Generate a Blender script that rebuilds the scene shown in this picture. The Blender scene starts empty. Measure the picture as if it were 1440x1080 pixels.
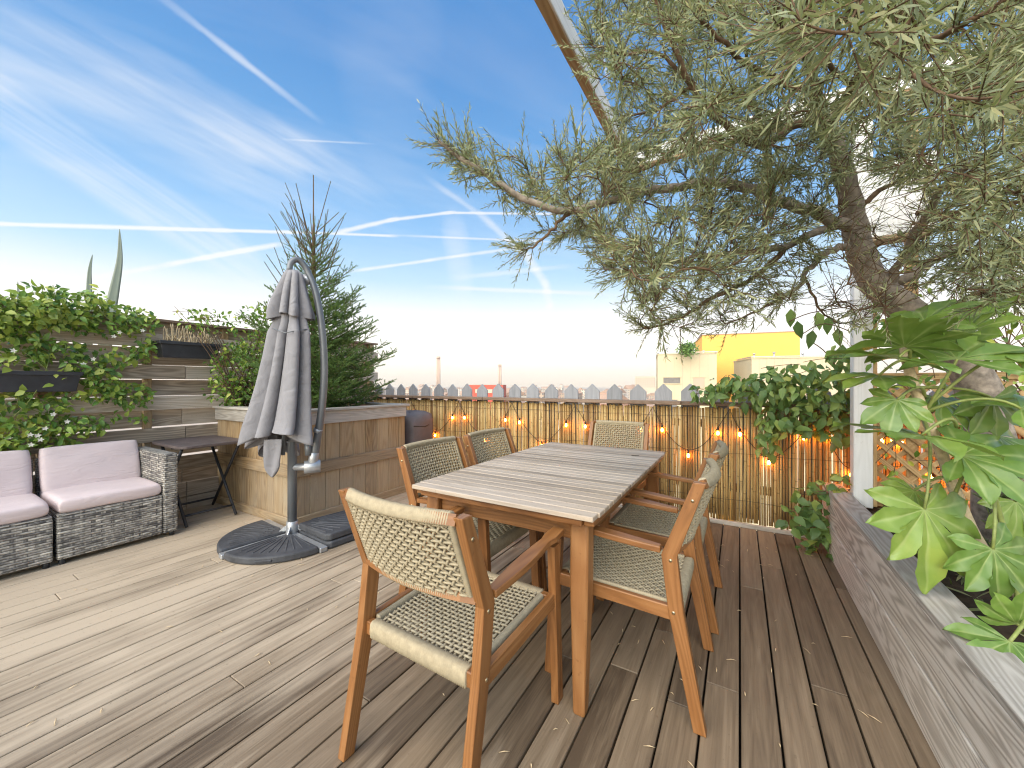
import bpy, math, random
import numpy as np
from mathutils import Vector, Matrix
random.seed(7); RNG = np.random.default_rng(7)
R = math.radians; PI = math.pi
scene = bpy.context.scene
COL = scene.collection
# ------------------------------------------------------------------ camera geometry of the photograph
F, CX, CY, H = 540.0, 720.0, 540.0, 1.22
TH = R(30.65); ST, CT = math.sin(TH), math.cos(TH)
def W(px, py, Y):                       # photo pixel at a depth of Y metres -> place in the world
    X = (px-CX)/F*Y
    return Vector((X*CT-Y*ST, X*ST+Y*CT, H+(CY-py)/F*Y))
def at_x(px, py, x):                    # on the vertical plane x
    r = (px-CX)/F
    return W(px, py, x/(r*CT-ST))
def at_y(px, py, y):
    r = (px-CX)/F
    return W(px, py, y/(r*ST+CT))
# ------------------------------------------------------------------ objects
def tag(o, label=None, cat=None, group=None, kind=None):
    if label: o['label'] = label
    if cat: o['category'] = cat
    if group: o['group'] = group
    if kind: o['kind'] = kind
    return o
def thing(name, loc, label, cat, group=None, rz=0):
    o = bpy.data.objects.new(name, None); COL.objects.link(o)
    o.location = loc; o.rotation_euler = (0, 0, rz); o.empty_display_size = .1
    return tag(o, label, cat, group)
def origin(o):
    v = Vector((0, 0, 0))
    while o is not None:
        v = v+o.location; o = o.parent
    return v
def kids(o): return [c for c in bpy.data.objects if c.parent == o]
def dup(o, parent=None):
    c = o.copy(); COL.objects.link(c); c.parent = parent
    for k in kids(o):
        dup(k, c)
    return c
def finish(name, me, mat, parent, smooth=False, bevel=0, seg=1):
    o = bpy.data.objects.new(name, me); COL.objects.link(o)
    if mat: me.materials.append(mat)
    if parent is not None: o.parent = parent
    if smooth: me.polygons.foreach_set('use_smooth', [True]*len(me.polygons))
    if bevel:
        m = o.modifiers.new('bevel', 'BEVEL'); m.width = bevel; m.segments = seg; m.limit_method = 'ANGLE'; m.angle_limit = R(40)
    return o
class MB:
    """collects shapes into one mesh; uv = metres along / across, rnd = one random number a piece"""
    def __init__(s): s.v = []; s.f = []; s.uv = []; s.r = []; s.sm = []
    def add(s, vs, fs, uvs, rnd=None, smooth=False):
        b = len(s.v); s.v += [tuple(p) for p in vs]
        rnd = random.random() if rnd is None else rnd
        for f, u in zip(fs, uvs):
            s.f.append([b+i for i in f]); s.uv += u; s.r.append(rnd); s.sm.append(smooth)
    def box(s, c, size, M=None, rnd=None, taper=1.0):
        c = Vector(c); hx, hy, hz = [a/2 for a in size]
        L = [(-hx,-hy,-hz),(hx,-hy,-hz),(hx,hy,-hz),(-hx,hy,-hz),(-hx*taper,-hy*taper,hz),(hx*taper,-hy*taper,hz),(hx*taper,hy*taper,hz),(-hx*taper,hy*taper,hz)]
        P = [Vector(p) for p in L]
        ax = max(range(3), key=lambda i: size[i]); ou, ov = random.uniform(0, 40), random.uniform(0, 40)
        fs = [(0,3,2,1),(4,5,6,7),(0,1,5,4),(1,2,6,5),(2,3,7,6),(3,0,4,7)]; na = [2,2,1,0,1,0]
        uvs = []
        for f, n in zip(fs, na):
            oth = [i for i in range(3) if i != n]
            if ax in oth: u = ax; w = [i for i in oth if i != ax][0]
            else: u, w = oth
            uvs.append([(L[i][u]+ou, L[i][w]+ov+n*.37) for i in f])
        if M is not None: P = [M @ p for p in P]
        s.add([p+c for p in P], fs, uvs, rnd)
    def beam(s, p0, p1, w, h, up=(0,0,1), rnd=None, ext=0):
        p0, p1 = Vector(p0), Vector(p1); d = p1-p0; l = d.length; d.normalize()
        p0 = p0-d*ext; p1 = p1+d*ext; l += 2*ext
        up = Vector(up); sd = d.cross(up).normalized(); u2 = sd.cross(d).normalized()
        M = Matrix((d, sd, u2)).transposed()
        s.box((p0+p1)/2, (l, w, h), M, rnd)
    def tube(s, pts, rad, n=8, caps=True, rnd=None, flat=1.0, smooth=True):
        pts = [Vector(p) for p in pts]; N = len(pts)
        if not hasattr(rad, '__len__'): rad = [rad]*N
        vs = []; t0 = (pts[1]-pts[0]).normalized()
        ref = Vector((0,0,1)) if abs(t0.z) < .9 else Vector((1,0,0))
        a = t0.cross(ref).normalized(); ls = [0]
        for i in range(N):
            t = (pts[min(i+1,N-1)]-pts[max(i-1,0)]).normalized()
            a = (a-t*a.dot(t)).normalized(); b = t.cross(a)
            if i: ls.append(ls[-1]+(pts[i]-pts[i-1]).length)
            for k in range(n):
                q = 2*PI*k/n; vs.append(pts[i]+(a*math.cos(q)+b*math.sin(q)*flat)*rad[i])
        fs = []; uvs = []; o = random.uniform(0, 30)
        for i in range(N-1):
            for k in range(n):
                k2 = (k+1) % n
                fs.append((i*n+k, i*n+k2, (i+1)*n+k2, (i+1)*n+k))
                c0, c1 = 2*PI*rad[i]*k/n, 2*PI*rad[i]*(k+1)/n
                uvs.append([(ls[i]+o, c0), (ls[i]+o, c1), (ls[i+1]+o, c1), (ls[i+1]+o, c0)])
        if caps:
            fs.append(tuple(range(n-1, -1, -1))); uvs.append([(o, .01*k) for k in range(n)])
            fs.append(tuple((N-1)*n+k for k in range(n))); uvs.append([(o, .01*k) for k in range(n)])
        s.add(vs, fs, uvs, rnd, smooth)
    def loft(s, rings, rnd=None, closed=True, cap0=False, cap1=False, smooth=True):
        n = len(rings[0]); vs = [p for r in rings for p in r]; fs = []; uvs = []
        m = n if closed else n-1
        for i in range(len(rings)-1):
            for k in range(m):
                k2 = (k+1) % n
                fs.append((i*n+k, i*n+k2, (i+1)*n+k2, (i+1)*n+k))
                uvs.append([(k/n, i*.05), ((k+1)/n, i*.05), ((k+1)/n, i*.05+.05), (k/n, i*.05+.05)])
        if cap0: fs.append(tuple(range(n-1,-1,-1))); uvs.append([(0,0)]*n)
        if cap1: fs.append(tuple((len(rings)-1)*n+k for k in range(n))); uvs.append([(0,0)]*n)
        s.add(vs, fs, uvs, rnd, smooth)
    def prism(s, poly, z0, z1, M=None, rnd=None):     # outline in x, y raised from z0 to z1
        n = len(poly); vs = [Vector((p[0],p[1],z0)) for p in poly]+[Vector((p[0],p[1],z1)) for p in poly]
        if M is not None: vs = [M @ p for p in vs]
        fs = [tuple(range(n-1,-1,-1)), tuple(range(n, 2*n))]; uv = [(p[1], p[0]) for p in poly]
        uvs = [uv[::-1], uv]
        for i in range(n):
            j = (i+1) % n; fs.append((i, j, n+j, n+i)); l = math.dist(poly[i], poly[j])
            uvs.append([(0,z0),(l,z0),(l,z1),(0,z1)])
        s.add(vs, fs, uvs, rnd)
    def build(s, name, mat, parent=None, bevel=0, local=False, seg=1, smooth=None):
        me = bpy.data.meshes.new(name)
        off = Vector((0,0,0)) if (parent is None or local) else origin(parent)
        me.from_pydata([(p[0]-off.x, p[1]-off.y, p[2]-off.z) for p in s.v], [], s.f)
        ul = me.uv_layers.new(name='UVMap'); ul.data.foreach_set('uv', np.array(s.uv, dtype=np.float32).ravel())
        at = me.attributes.new('rnd', 'FLOAT', 'FACE'); at.data.foreach_set('value', np.array(s.r, dtype=np.float32))
        me.polygons.foreach_set('use_smooth', s.sm if smooth is None else [smooth]*len(s.sm))
        return finish(name, me, mat, parent, False, bevel, seg)
# ------------------------------------------------------------------ leaves
T_LIN = (np.array([(0,0,0),(-.5,.3,.02),(.5,.3,.02),(-.42,.7,-.01),(.42,.7,-.01),(0,1,-.08)]), [[0,2,1],[1,2,4,3],[3,4,5]])
T_OVA = (np.array([(0,0,0),(0,.33,0),(0,.68,-.03),(0,1,-.16),(-.5,.3,.09),(-.38,.66,.04),(.5,.3,.09),(.38,.66,.04)]),
         [[0,1,4],[0,6,1],[1,2,5,4],[1,6,7,2],[2,3,5],[2,7,3]])
T_NEE = (np.array([(-.5,0,0),(.5,0,0),(0,1,0)]), [[0,1,2]])
def norm(a): return a/np.maximum(np.linalg.norm(a, axis=1, keepdims=True), 1e-9)
def leaves(name, mat, parent, base, d, n, l, w, T, smooth=False, rnd=None):
    base = np.asarray(base, float); N = len(base); d = norm(np.asarray(d, float)); n = np.asarray(n, float)
    n = norm(n-d*np.sum(n*d, 1, keepdims=True)); sd = np.cross(d, n)
    l = np.broadcast_to(np.asarray(l, float), (N,)); w = np.broadcast_to(np.asarray(w, float), (N,))
    tv, tf = T; k = len(tv)
    V = (base[:,None,:] + sd[:,None,:]*(w[:,None]*tv[None,:,0])[...,None] + d[:,None,:]*(l[:,None]*tv[None,:,1])[...,None]
         + n[:,None,:]*(l[:,None]*tv[None,:,2])[...,None]).reshape(-1, 3)
    if parent is not None: V = V-np.array(origin(parent))
    starts = []; tot = []; idx = []
    per = sum(len(f) for f in tf)
    fi = np.concatenate([np.array(f) for f in tf])
    I = (np.arange(N)[:,None]*k+fi[None,:]).ravel()
    cnt = np.array([len(f) for f in tf]); st = np.concatenate([[0], np.cumsum(cnt)[:-1]])
    S = (np.arange(N)[:,None]*per+st[None,:]).ravel()
    me = bpy.data.meshes.new(name)
    me.vertices.add(len(V)); me.vertices.foreach_set('co', V.astype(np.float32).ravel())
    me.loops.add(len(I)); me.loops.foreach_set('vertex_index', I.astype(np.int32))
    me.polygons.add(len(S)); me.polygons.foreach_set('loop_start', S.astype(np.int32))
    me.update(calc_edges=True); me.validate()
    rr = RNG.random(N) if rnd is None else np.asarray(rnd)
    at = me.attributes.new('rnd', 'FLOAT', 'FACE'); at.data.foreach_set('value', np.repeat(rr, len(tf)).astype(np.float32))
    return finish(name, me, mat, parent, smooth)
def rv(n, s=1.0): return RNG.normal(size=(n, 3))*s
def bez(p0, p1, p2, n):
    p0, p1, p2 = Vector(p0), Vector(p1), Vector(p2)
    return [(1-t)**2*p0+2*t*(1-t)*p1+t*t*p2 for t in [i/n for i in range(n+1)]]
def smoothpath(P, n=4):
    P = [Vector(p) for p in P]; out = []
    for i in range(len(P)-1):
        a, b, c, d = P[max(i-1,0)], P[i], P[i+1], P[min(i+2,len(P)-1)]
        for k in range(n):
            t = k/n
            out.append(.5*((2*b)+(c-a)*t+(2*a-5*b+4*c-d)*t*t+(3*b-a-3*c+d)*t**3))
    out.append(P[-1]); return out
# ------------------------------------------------------------------ materials
class NT:
    def __init__(s, name):
        s.m = bpy.data.materials.new(name); s.m.use_nodes = True; s.t = s.m.node_tree
        s.bsdf = s.t.nodes['Principled BSDF']; s.out = s.t.nodes['Material Output']
    def n(s, typ, ins=None, **kw): return mknode(s.t, typ, ins, **kw)
    def set(s, **kw):
        for k, v in kw.items():
            sock = s.bsdf.inputs[k.replace('_', ' ')]
            if isinstance(v, bpy.types.NodeSocket): s.t.links.new(v, sock)
            else: sock.default_value = v
def mknode(t, typ, ins=None, **kw):
    n = t.nodes.new('ShaderNode'+typ)
    for k, v in kw.items(): setattr(n, k, v)
    for k, v in (ins or {}).items():
        s = n.inputs[k]
        if isinstance(v, bpy.types.NodeSocket): t.links.new(v, s)
        else: s.default_value = v
    return n
def mth(t, op, a, b=None, c=None, clamp=False):
    n = t.nodes.new('ShaderNodeMath'); n.operation = op; n.use_clamp = clamp
    for i, v in enumerate((a, b, c)):
        if v is None: continue
        if isinstance(v, bpy.types.NodeSocket): t.links.new(v, n.inputs[i])
        else: n.inputs[i].default_value = v
    return n.outputs[0]
def vmt(t, op, a, b=None):
    n = t.nodes.new('ShaderNodeVectorMath'); n.operation = op
    for i, v in enumerate((a, b)):
        if v is None: continue
        if isinstance(v, bpy.types.NodeSocket): t.links.new(v, n.inputs[i])
        else: n.inputs[i].default_value = v
    return n.outputs['Value'] if op in ('DOT_PRODUCT', 'LENGTH') else n.outputs[0]
def ramp(t, fac, stops, interp='LINEAR'):
    n = t.nodes.new('ShaderNodeValToRGB'); n.color_ramp.interpolation = interp
    e = n.color_ramp.elements
    while len(e) < len(stops): e.new(.5)
    for q, (p, c) in zip(e, stops):
        q.position = p; q.color = (*c, 1) if len(c) == 3 else c
    t.links.new(fac, n.inputs[0]); return n.outputs[0]
def mixc(t, fac, a, b, blend='MIX'):
    n = t.nodes.new('ShaderNodeMix'); n.data_type = 'RGBA'; n.blend_type = blend
    for i, v in ((0, fac), (6, a), (7, b)):
        if isinstance(v, bpy.types.NodeSocket): t.links.new(v, n.inputs[i])
        else: n.inputs[i].default_value = v if i == 0 or len(v) == 4 else (*v, 1)
    return n.outputs[2]
def wood(name, dark, mid, light, rough=.6, grain=1.0, ring=.5, var=.35, worn=None, bump=.25, knots=False, ringscale=1.0, wornlitbias=None, spec=.3):
    m = NT(name); t = m.t
    uv = m.n('UVMap', uv_map='UVMap').outputs[0]
    rn = m.n('Attribute', attribute_name='rnd').outputs['Fac']
    off = m.n('CombineXYZ', {'X': mth(t,'MULTIPLY',rn,37.0), 'Y': mth(t,'MULTIPLY',rn,11.0), 'Z': mth(t,'MULTIPLY',rn,53.0)}).outputs[0]
    p = vmt(t, 'ADD', uv, off)
    fine = m.n('TexNoise', {'Vector': vmt(t,'MULTIPLY',p,(6*grain,190*grain,1)), 'Scale': 1.0, 'Detail': 4.0, 'Roughness': .65}).outputs[0]
    streak = m.n('TexNoise', {'Vector': vmt(t,'MULTIPLY',p,(1.6,34*grain,1)), 'Scale': 1.0, 'Detail': 3.0, 'Roughness': .6}).outputs[0]
    lo = m.n('TexNoise', {'Vector': vmt(t,'MULTIPLY',p,(.9*ringscale,9*ringscale,1)), 'Scale': 1.0, 'Detail': 1.5, 'Roughness': .45}).outputs[0]
    rg = mth(t,'MULTIPLY_ADD', mth(t,'SINE', mth(t,'MULTIPLY', lo, 85.0)), .5, .5)
    g = mth(t,'ADD', mth(t,'MULTIPLY', fine, .4), mth(t,'MULTIPLY', streak, .6))
    g = mth(t,'ADD', mth(t,'MULTIPLY', g, 1-ring*.5), mth(t,'MULTIPLY', rg, ring*.5))
    oi = m.n('ObjectInfo').outputs['Random']
    g = mth(t,'ADD', g, mth(t,'ADD', mth(t,'MULTIPLY', mth(t,'SUBTRACT', rn, .5), var), mth(t,'MULTIPLY', mth(t,'SUBTRACT', oi, .5), .16)))
    col = ramp(t, g, [(.22, dark), (.5, mid), (.8, light)])
    if worn:
        tc = m.n('TexCoord').outputs['Object']
        wn = m.n('TexNoise', {'Vector': vmt(t,'MULTIPLY',tc,(2.2,.7,1)), 'Scale': 1.0, 'Detail': 4.0, 'Roughness': .6}).outputs[0]
        wv = mth(t,'ADD', wn, mth(t,'MULTIPLY', mth(t,'SUBTRACT', streak, .5), .3))
        if wornlitbias:  # shift the pale mask across x, carrying wear and painted light together
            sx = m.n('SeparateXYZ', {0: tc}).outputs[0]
            wv = mth(t,'ADD', wv, m.n('MapRange', {'Value': sx, 'From Min': wornlitbias[0], 'From Max': wornlitbias[1], 'To Min': wornlitbias[2], 'To Max': wornlitbias[3]}).outputs[0])
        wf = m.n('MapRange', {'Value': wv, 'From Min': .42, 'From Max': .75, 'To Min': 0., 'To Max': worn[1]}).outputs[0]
        col = mixc(t, wf, col, worn[0])
    # small dirt specks
    tc2 = m.n('TexCoord').outputs['Object']
    sp = m.n('TexNoise', {'Vector': tc2, 'Scale': 55.0, 'Detail': 2.0}).outputs[0]
    col = mixc(t, m.n('MapRange', {'Value': sp, 'From Min': .66, 'From Max': .74, 'To Min': 0., 'To Max': .35}).outputs[0], col, dark)
    h = mth(t,'ADD', mth(t,'MULTIPLY', fine, .6), mth(t,'MULTIPLY', g, .6))
    b = m.n('Bump', {'Strength': bump, 'Distance': .004, 'Height': h}).outputs[0]
    rr = mth(t,'ADD', mth(t,'MULTIPLY', fine, .25), rough-.12)
    m.set(Base_Color=col, Roughness=rr, Normal=b, Specular_IOR_Level=spec)
    return m.m
def plain(name, col, rough=.6, metal=0, var=.15, scale=12, bump=.1, bscale=60, spec=.4):
    m = NT(name); t = m.t; tc = m.n('TexCoord').outputs['Object']
    a = m.n('TexNoise', {'Vector': tc, 'Scale': scale, 'Detail': 5.0, 'Roughness': .6}).outputs[0]
    b = m.n('TexNoise', {'Vector': tc, 'Scale': bscale, 'Detail': 3.0}).outputs[0]
    c = mixc(t, mth(t,'MULTIPLY_ADD', a, 2.2, -.6, True), [x*(1-var) for x in col], [min(1, x*(1+var)) for x in col])
    m.set(Base_Color=c, Roughness=mth(t,'MULTIPLY_ADD', b, .2, rough-.1), Metallic=metal, Specular_IOR_Level=spec,
          Normal=m.n('Bump', {'Strength': bump, 'Distance': .002, 'Height': b}).outputs[0])
    return m.m
def foliage(name, stops, rough=.45, trans=.25, spec=.4, vein=False):
    m = NT(name); t = m.t
    rn = m.n('Attribute', attribute_name='rnd').outputs['Fac']
    tc = m.n('TexCoord').outputs['Object']
    nz = m.n('TexNoise', {'Vector': tc, 'Scale': 5.0, 'Detail': 2.0}).outputs[0]
    f = mth(t,'ADD', mth(t,'MULTIPLY', rn, .75), mth(t,'MULTIPLY_ADD', nz, .7, -.22))
    col = ramp(t, f, stops)
    if vein:
        vn = m.n('Attribute', attribute_name='vein').outputs['Fac']
        col = mixc(t, mth(t,'MULTIPLY', vn, .55), col, (.50,.56,.24))
    m.set(Base_Color=col, Roughness=rough, Specular_IOR_Level=spec)
    tr = m.n('BsdfTranslucent', {'Color': mixc(t, .5, col, (.35,.42,.06))})
    mx = m.n('MixShader', {0: trans, 1: m.bsdf.outputs[0], 2: tr.outputs[0]})
    t.links.new(mx.outputs[0], m.out.inputs[0])
    return m.m
M = {}
M['deck'] = wood('deck_wood', (.10,.07,.044), (.205,.150,.096), (.31,.236,.157), .55, 1.0, .12, .32, worn=((.55,.445,.32), .85), wornlitbias=(-2.9,-.2,.22,-.24), bump=.3, spec=.35)  # boards paler to the left: real wear plus open-sky light put into the colour
M['teak'] = wood('teak', (.135,.052,.015), (.235,.098,.029), (.325,.155,.056), .42, 1.2, .35, .25, bump=.1, spec=.45)
M['teak_dark'] = wood('teak_shaded', (.15,.05,.016), (.25,.09,.028), (.33,.14,.045), .45, 1.2, .3, .25, bump=.1, spec=.45)
M['table_top'] = wood('weathered_teak', (.18,.137,.097), (.345,.275,.205), (.50,.41,.32), .55, 1.2, .2, .38, worn=((.40,.30,.19), .4), bump=.2)
M['grey_board'] = wood('grey_softwood', (.30,.26,.215), (.55,.495,.42), (.70,.645,.57), .65, .8, .75, .12, bump=.4, ringscale=1.1)
M['fence'] = wood('fence_wood', (.25,.20,.15), (.46,.385,.30), (.62,.545,.45), .7, .8, .45, .4, bump=.35)
M['box_wood'] = wood('planter_wood', (.18,.11,.05), (.33,.22,.11), (.46,.335,.19), .6, .8, .45, .45, worn=((.34,.29,.22), .7), bump=.3)
M['box_cap'] = wood('planter_cap_wood', (.24,.215,.18), (.40,.365,.315), (.55,.51,.45), .65, .8, .4, .3, bump=.35)
M['rail'] = wood('brown_rail', (.11,.075,.05), (.19,.13,.09), (.28,.20,.145), .6, .8, .3, .3, bump=.3)
M['lattice'] = wood('lattice_wood', (.26,.15,.06), (.42,.27,.12), (.55,.38,.19), .6, .8, .4, .3, bump=.3)
M['beam_raw'] = wood('raw_beam', (.17,.09,.04), (.30,.18,.085), (.40,.27,.14), .6, .8, .5, .2, bump=.3)
M['white_paint'] = wood('white_painted_wood', (.56,.54,.51), (.70,.69,.66), (.78,.77,.75), .5, .8, .3, .1, bump=.15)
M['picket'] = wood('grey_painted_picket', (.18,.185,.195), (.26,.265,.28), (.33,.335,.35), .6, .8, .2, .25, bump=.15)
M['rope'] = plain('beige_rope', (.38,.32,.215), .8, 0, .16, 60, .5, 700, .2)
M['black_plastic'] = plain('black_plastic', (.035,.037,.043), .5, 0, .25, 20, .2, 90)
M['slab'] = plain('dark_grey_slab', (.06,.062,.068), .6, 0, .35, 9, .5, 60)
M['grey_metal'] = plain('grey_powder_coat', (.16,.168,.175), .42, .3, .12, 8, .1, 60)
M['light_metal'] = plain('light_metal', (.45,.46,.47), .4, .6, .15, 30, .1, 60)
M['brass'] = plain('brass_screw', (.55,.45,.28), .35, .9, .1)
M['dark_table'] = plain('dark_table_top', (.10,.078,.074), .55, 0, .3, 14, .3, 80)
M['grill_cover'] = plain('grey_cover_cloth', (.12,.105,.105), .7, 0, .2, 6, .6, 9)
M['soil'] = plain('soil', (.05,.036,.024), .95, 0, .5, 30, 1.0, 45, .1)
M['cable'] = plain('dark_cable', (.03,.022,.016), .6)
M['yellow_wall'] = plain('yellow_render', (.82,.45,.10), .8, 0, .05, .3, .1, 4)
M['cream_wall'] = plain('cream_panel', (.54,.46,.30), .8, 0, .05, .3, .1, 4)
M['glass_dark'] = plain('dark_glazing', (.16,.15,.14), .2, 0, .2, 2)
M['city_wall'] = plain('pale_city_wall', (.60,.47,.35), .9, 0, .1, .03)
def town_wall():
    m = NT('town_wall'); t = m.t; uv = m.n('UVMap', uv_map='UVMap').outputs[0]; s = m.n('SeparateXYZ', {0: uv})
    a = mth(t,'LESS_THAN', mth(t,'ABSOLUTE', mth(t,'SUBTRACT', mth(t,'FRACT', mth(t,'DIVIDE', s.outputs[0], 2.9)), .5)), .22)
    b = mth(t,'LESS_THAN', mth(t,'ABSOLUTE', mth(t,'SUBTRACT', mth(t,'FRACT', mth(t,'DIVIDE', s.outputs[1], 3.0)), .5)), .27)
    oi = m.n('ObjectInfo').outputs['Random']
    c = ramp(t, oi, [(0,(.42,.30,.21)),(.3,(.58,.46,.34)),(.6,(.66,.58,.47)),(.85,(.50,.44,.38)),(1,(.55,.30,.20))])
    m.set(Base_Color=mixc(t, mth(t,'MULTIPLY',a,b), c, (.17,.16,.16)), Roughness=.85)
    return m.m
M['town_wall'] = town_wall()
M['city_roof'] = plain('city_roof', (.42,.27,.19), .9, 0, .2, .03)
M['red_wall'] = plain('red_wall', (.55,.10,.06), .8, 0, .1, .05)
M['chimney'] = plain('pale_chimney', (.55,.38,.28), .9, 0, .1, .05)
M['bark'] = plain('grey_bark', (.27,.225,.18), .85, 0, .55, 26, 1.0, 55, .2)
M['twig'] = plain('brown_twig', (.14,.09,.055), .85, 0, .35, 40, .6, 80, .2)
M['dry'] = plain('dry_stems', (.52,.42,.27), .85, 0, .35, 40, .3, 80, .2)
M['green_stem'] = plain('green_stem', (.22,.26,.075), .5, 0, .3, 40, .2, 80)
M['litter'] = plain('dry_leaf', (.55,.42,.25), .7, 0, .4, 30)
M['buckthorn'] = foliage('silver_green_leaf', [(.0,(.09,.11,.065)),(.35,(.20,.235,.13)),(.65,(.32,.35,.19)),(.95,(.50,.47,.25))], .5, .3)
M['spruce'] = foliage('spruce_needle', [(.1,(.055,.13,.035)),(.5,(.115,.23,.055)),(.9,(.21,.31,.075))], .55, .15)
M['jasmine'] = foliage('jasmine_leaf', [(.0,(.045,.12,.025)),(.4,(.13,.25,.04)),(.7,(.27,.38,.06)),(1,(.48,.50,.09))], .35, .2)
M['lime'] = foliage('lime_leaf', [(.0,(.16,.24,.04)),(.5,(.28,.36,.06)),(1,(.42,.45,.1))], .4, .35)
M['vine'] = foliage('vine_leaf', [(.0,(.05,.11,.03)),(.5,(.115,.205,.055)),(.8,(.20,.29,.07)),(1,(.36,.38,.08))], .4, .2)
M['fatsia'] = foliage('fatsia_leaf', [(.0,(.075,.15,.03)),(.45,(.15,.25,.05)),(.75,(.24,.34,.065)),(1,(.40,.42,.09))], .3, .25, .5, vein=True)
M['agave'] = foliage('grey_green_blade', [(0,(.34,.40,.30)),(1,(.46,.50,.38))], .5, .05)
M['grass'] = foliage('ground_cover', [(0,(.05,.075,.025)),(.5,(.13,.15,.05)),(1,(.30,.28,.14))], .6, .2)
M['flower'] = plain('white_flower', (.75,.73,.62), .6)
def cushion_cloth():
    m = NT('pale_pink_cloth'); t = m.t; tc = m.n('TexCoord').outputs['Object']
    a = m.n('TexNoise', {'Vector': vmt(t,'MULTIPLY',tc,(5,3,5)), 'Scale': 1.0, 'Detail': 3.0, 'Distortion': .8}).outputs[0]
    f = m.n('TexNoise', {'Vector': vmt(t,'MULTIPLY',tc,(14,4,14)), 'Scale': 1.0, 'Detail': 2.0, 'Distortion': 1.2}).outputs[0]
    w = m.n('TexNoise', {'Vector': tc, 'Scale': 420.0, 'Detail': 1.0}).outputs[0]
    c = mixc(t, a, (.60,.50,.49), (.70,.59,.575))
    h = mth(t,'ADD', mth(t,'ADD', mth(t,'MULTIPLY',a,.8), mth(t,'MULTIPLY', mth(t,'ABSOLUTE', mth(t,'SUBTRACT',f,.5)), 1.1)), mth(t,'MULTIPLY',w,.03))
    m.set(Base_Color=c, Roughness=.92, Specular_IOR_Level=.1, Normal=m.n('Bump', {'Strength': .5, 'Distance': .016, 'Height': h}).outputs[0])
    return m.m
M['cushion'] = cushion_cloth()
def umbrella_cloth():
    m = NT('grey_umbrella_cloth'); t = m.t; tc = m.n('TexCoord').outputs['Object']
    a = m.n('TexNoise', {'Vector': tc, 'Scale': 9.0, 'Detail': 4.0, 'Distortion': .9}).outputs[0]
    b = m.n('TexNoise', {'Vector': tc, 'Scale': 350.0, 'Detail': 2.0}).outputs[0]
    c = mixc(t, a, (.20,.195,.203), (.275,.268,.28))
    h = mth(t,'ADD', mth(t,'MULTIPLY',a,1.0), mth(t,'MULTIPLY',b,.06))
    m.set(Base_Color=c, Roughness=.85, Specular_IOR_Level=.15, Normal=m.n('Bump', {'Strength': .7, 'Distance': .022, 'Height': h}).outputs[0])
    return m.m
M['umbrella'] = umbrella_cloth()
def bamboo():
    m = NT('bamboo'); t = m.t
    rn = m.n('Attribute', attribute_name='rnd').outputs['Fac']; uv = m.n('UVMap', uv_map='UVMap').outputs[0]
    off = m.n('CombineXYZ', {'X': mth(t,'MULTIPLY',rn,91.0), 'Y': mth(t,'MULTIPLY',rn,33.0)}).outputs[0]
    p = vmt(t,'ADD',uv,off)
    a = m.n('TexNoise', {'Vector': vmt(t,'MULTIPLY',p,(3,60,1)), 'Scale': 1.0, 'Detail': 4.0}).outputs[0]
    w = m.n('TexNoise', {'Vector': vmt(t,'MULTIPLY',p,(1.2,1,1)), 'Scale': 2.0, 'Detail': 2.0}).outputs[0]
    f = mth(t,'ADD', mth(t,'MULTIPLY',rn,.62), mth(t,'MULTIPLY',a,.42))
    col = ramp(t, f, [(.15,(.15,.082,.028)),(.42,(.34,.21,.075)),(.7,(.47,.325,.13)),(1,(.60,.47,.25))])
    # nodes of the cane
    sx = m.n('SeparateXYZ', {0: p}).outputs[0]
    fr = mth(t,'FRACT', mth(t,'MULTIPLY', sx, 3.6)); nd = mth(t,'LESS_THAN', fr, .035)
    col = mixc(t, mth(t,'MULTIPLY',nd,.6), col, (.12,.07,.025))
    blot = m.n('MapRange', {'Value': w, 'From Min': .62, 'From Max': .7, 'To Min': 0., 'To Max': .5}).outputs[0]
    col = mixc(t, blot, col, (.17,.10,.035))
    m.set(Base_Color=col, Roughness=.5, Specular_IOR_Level=.35)
    return m.m
M['bamboo'] = bamboo()
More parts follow.
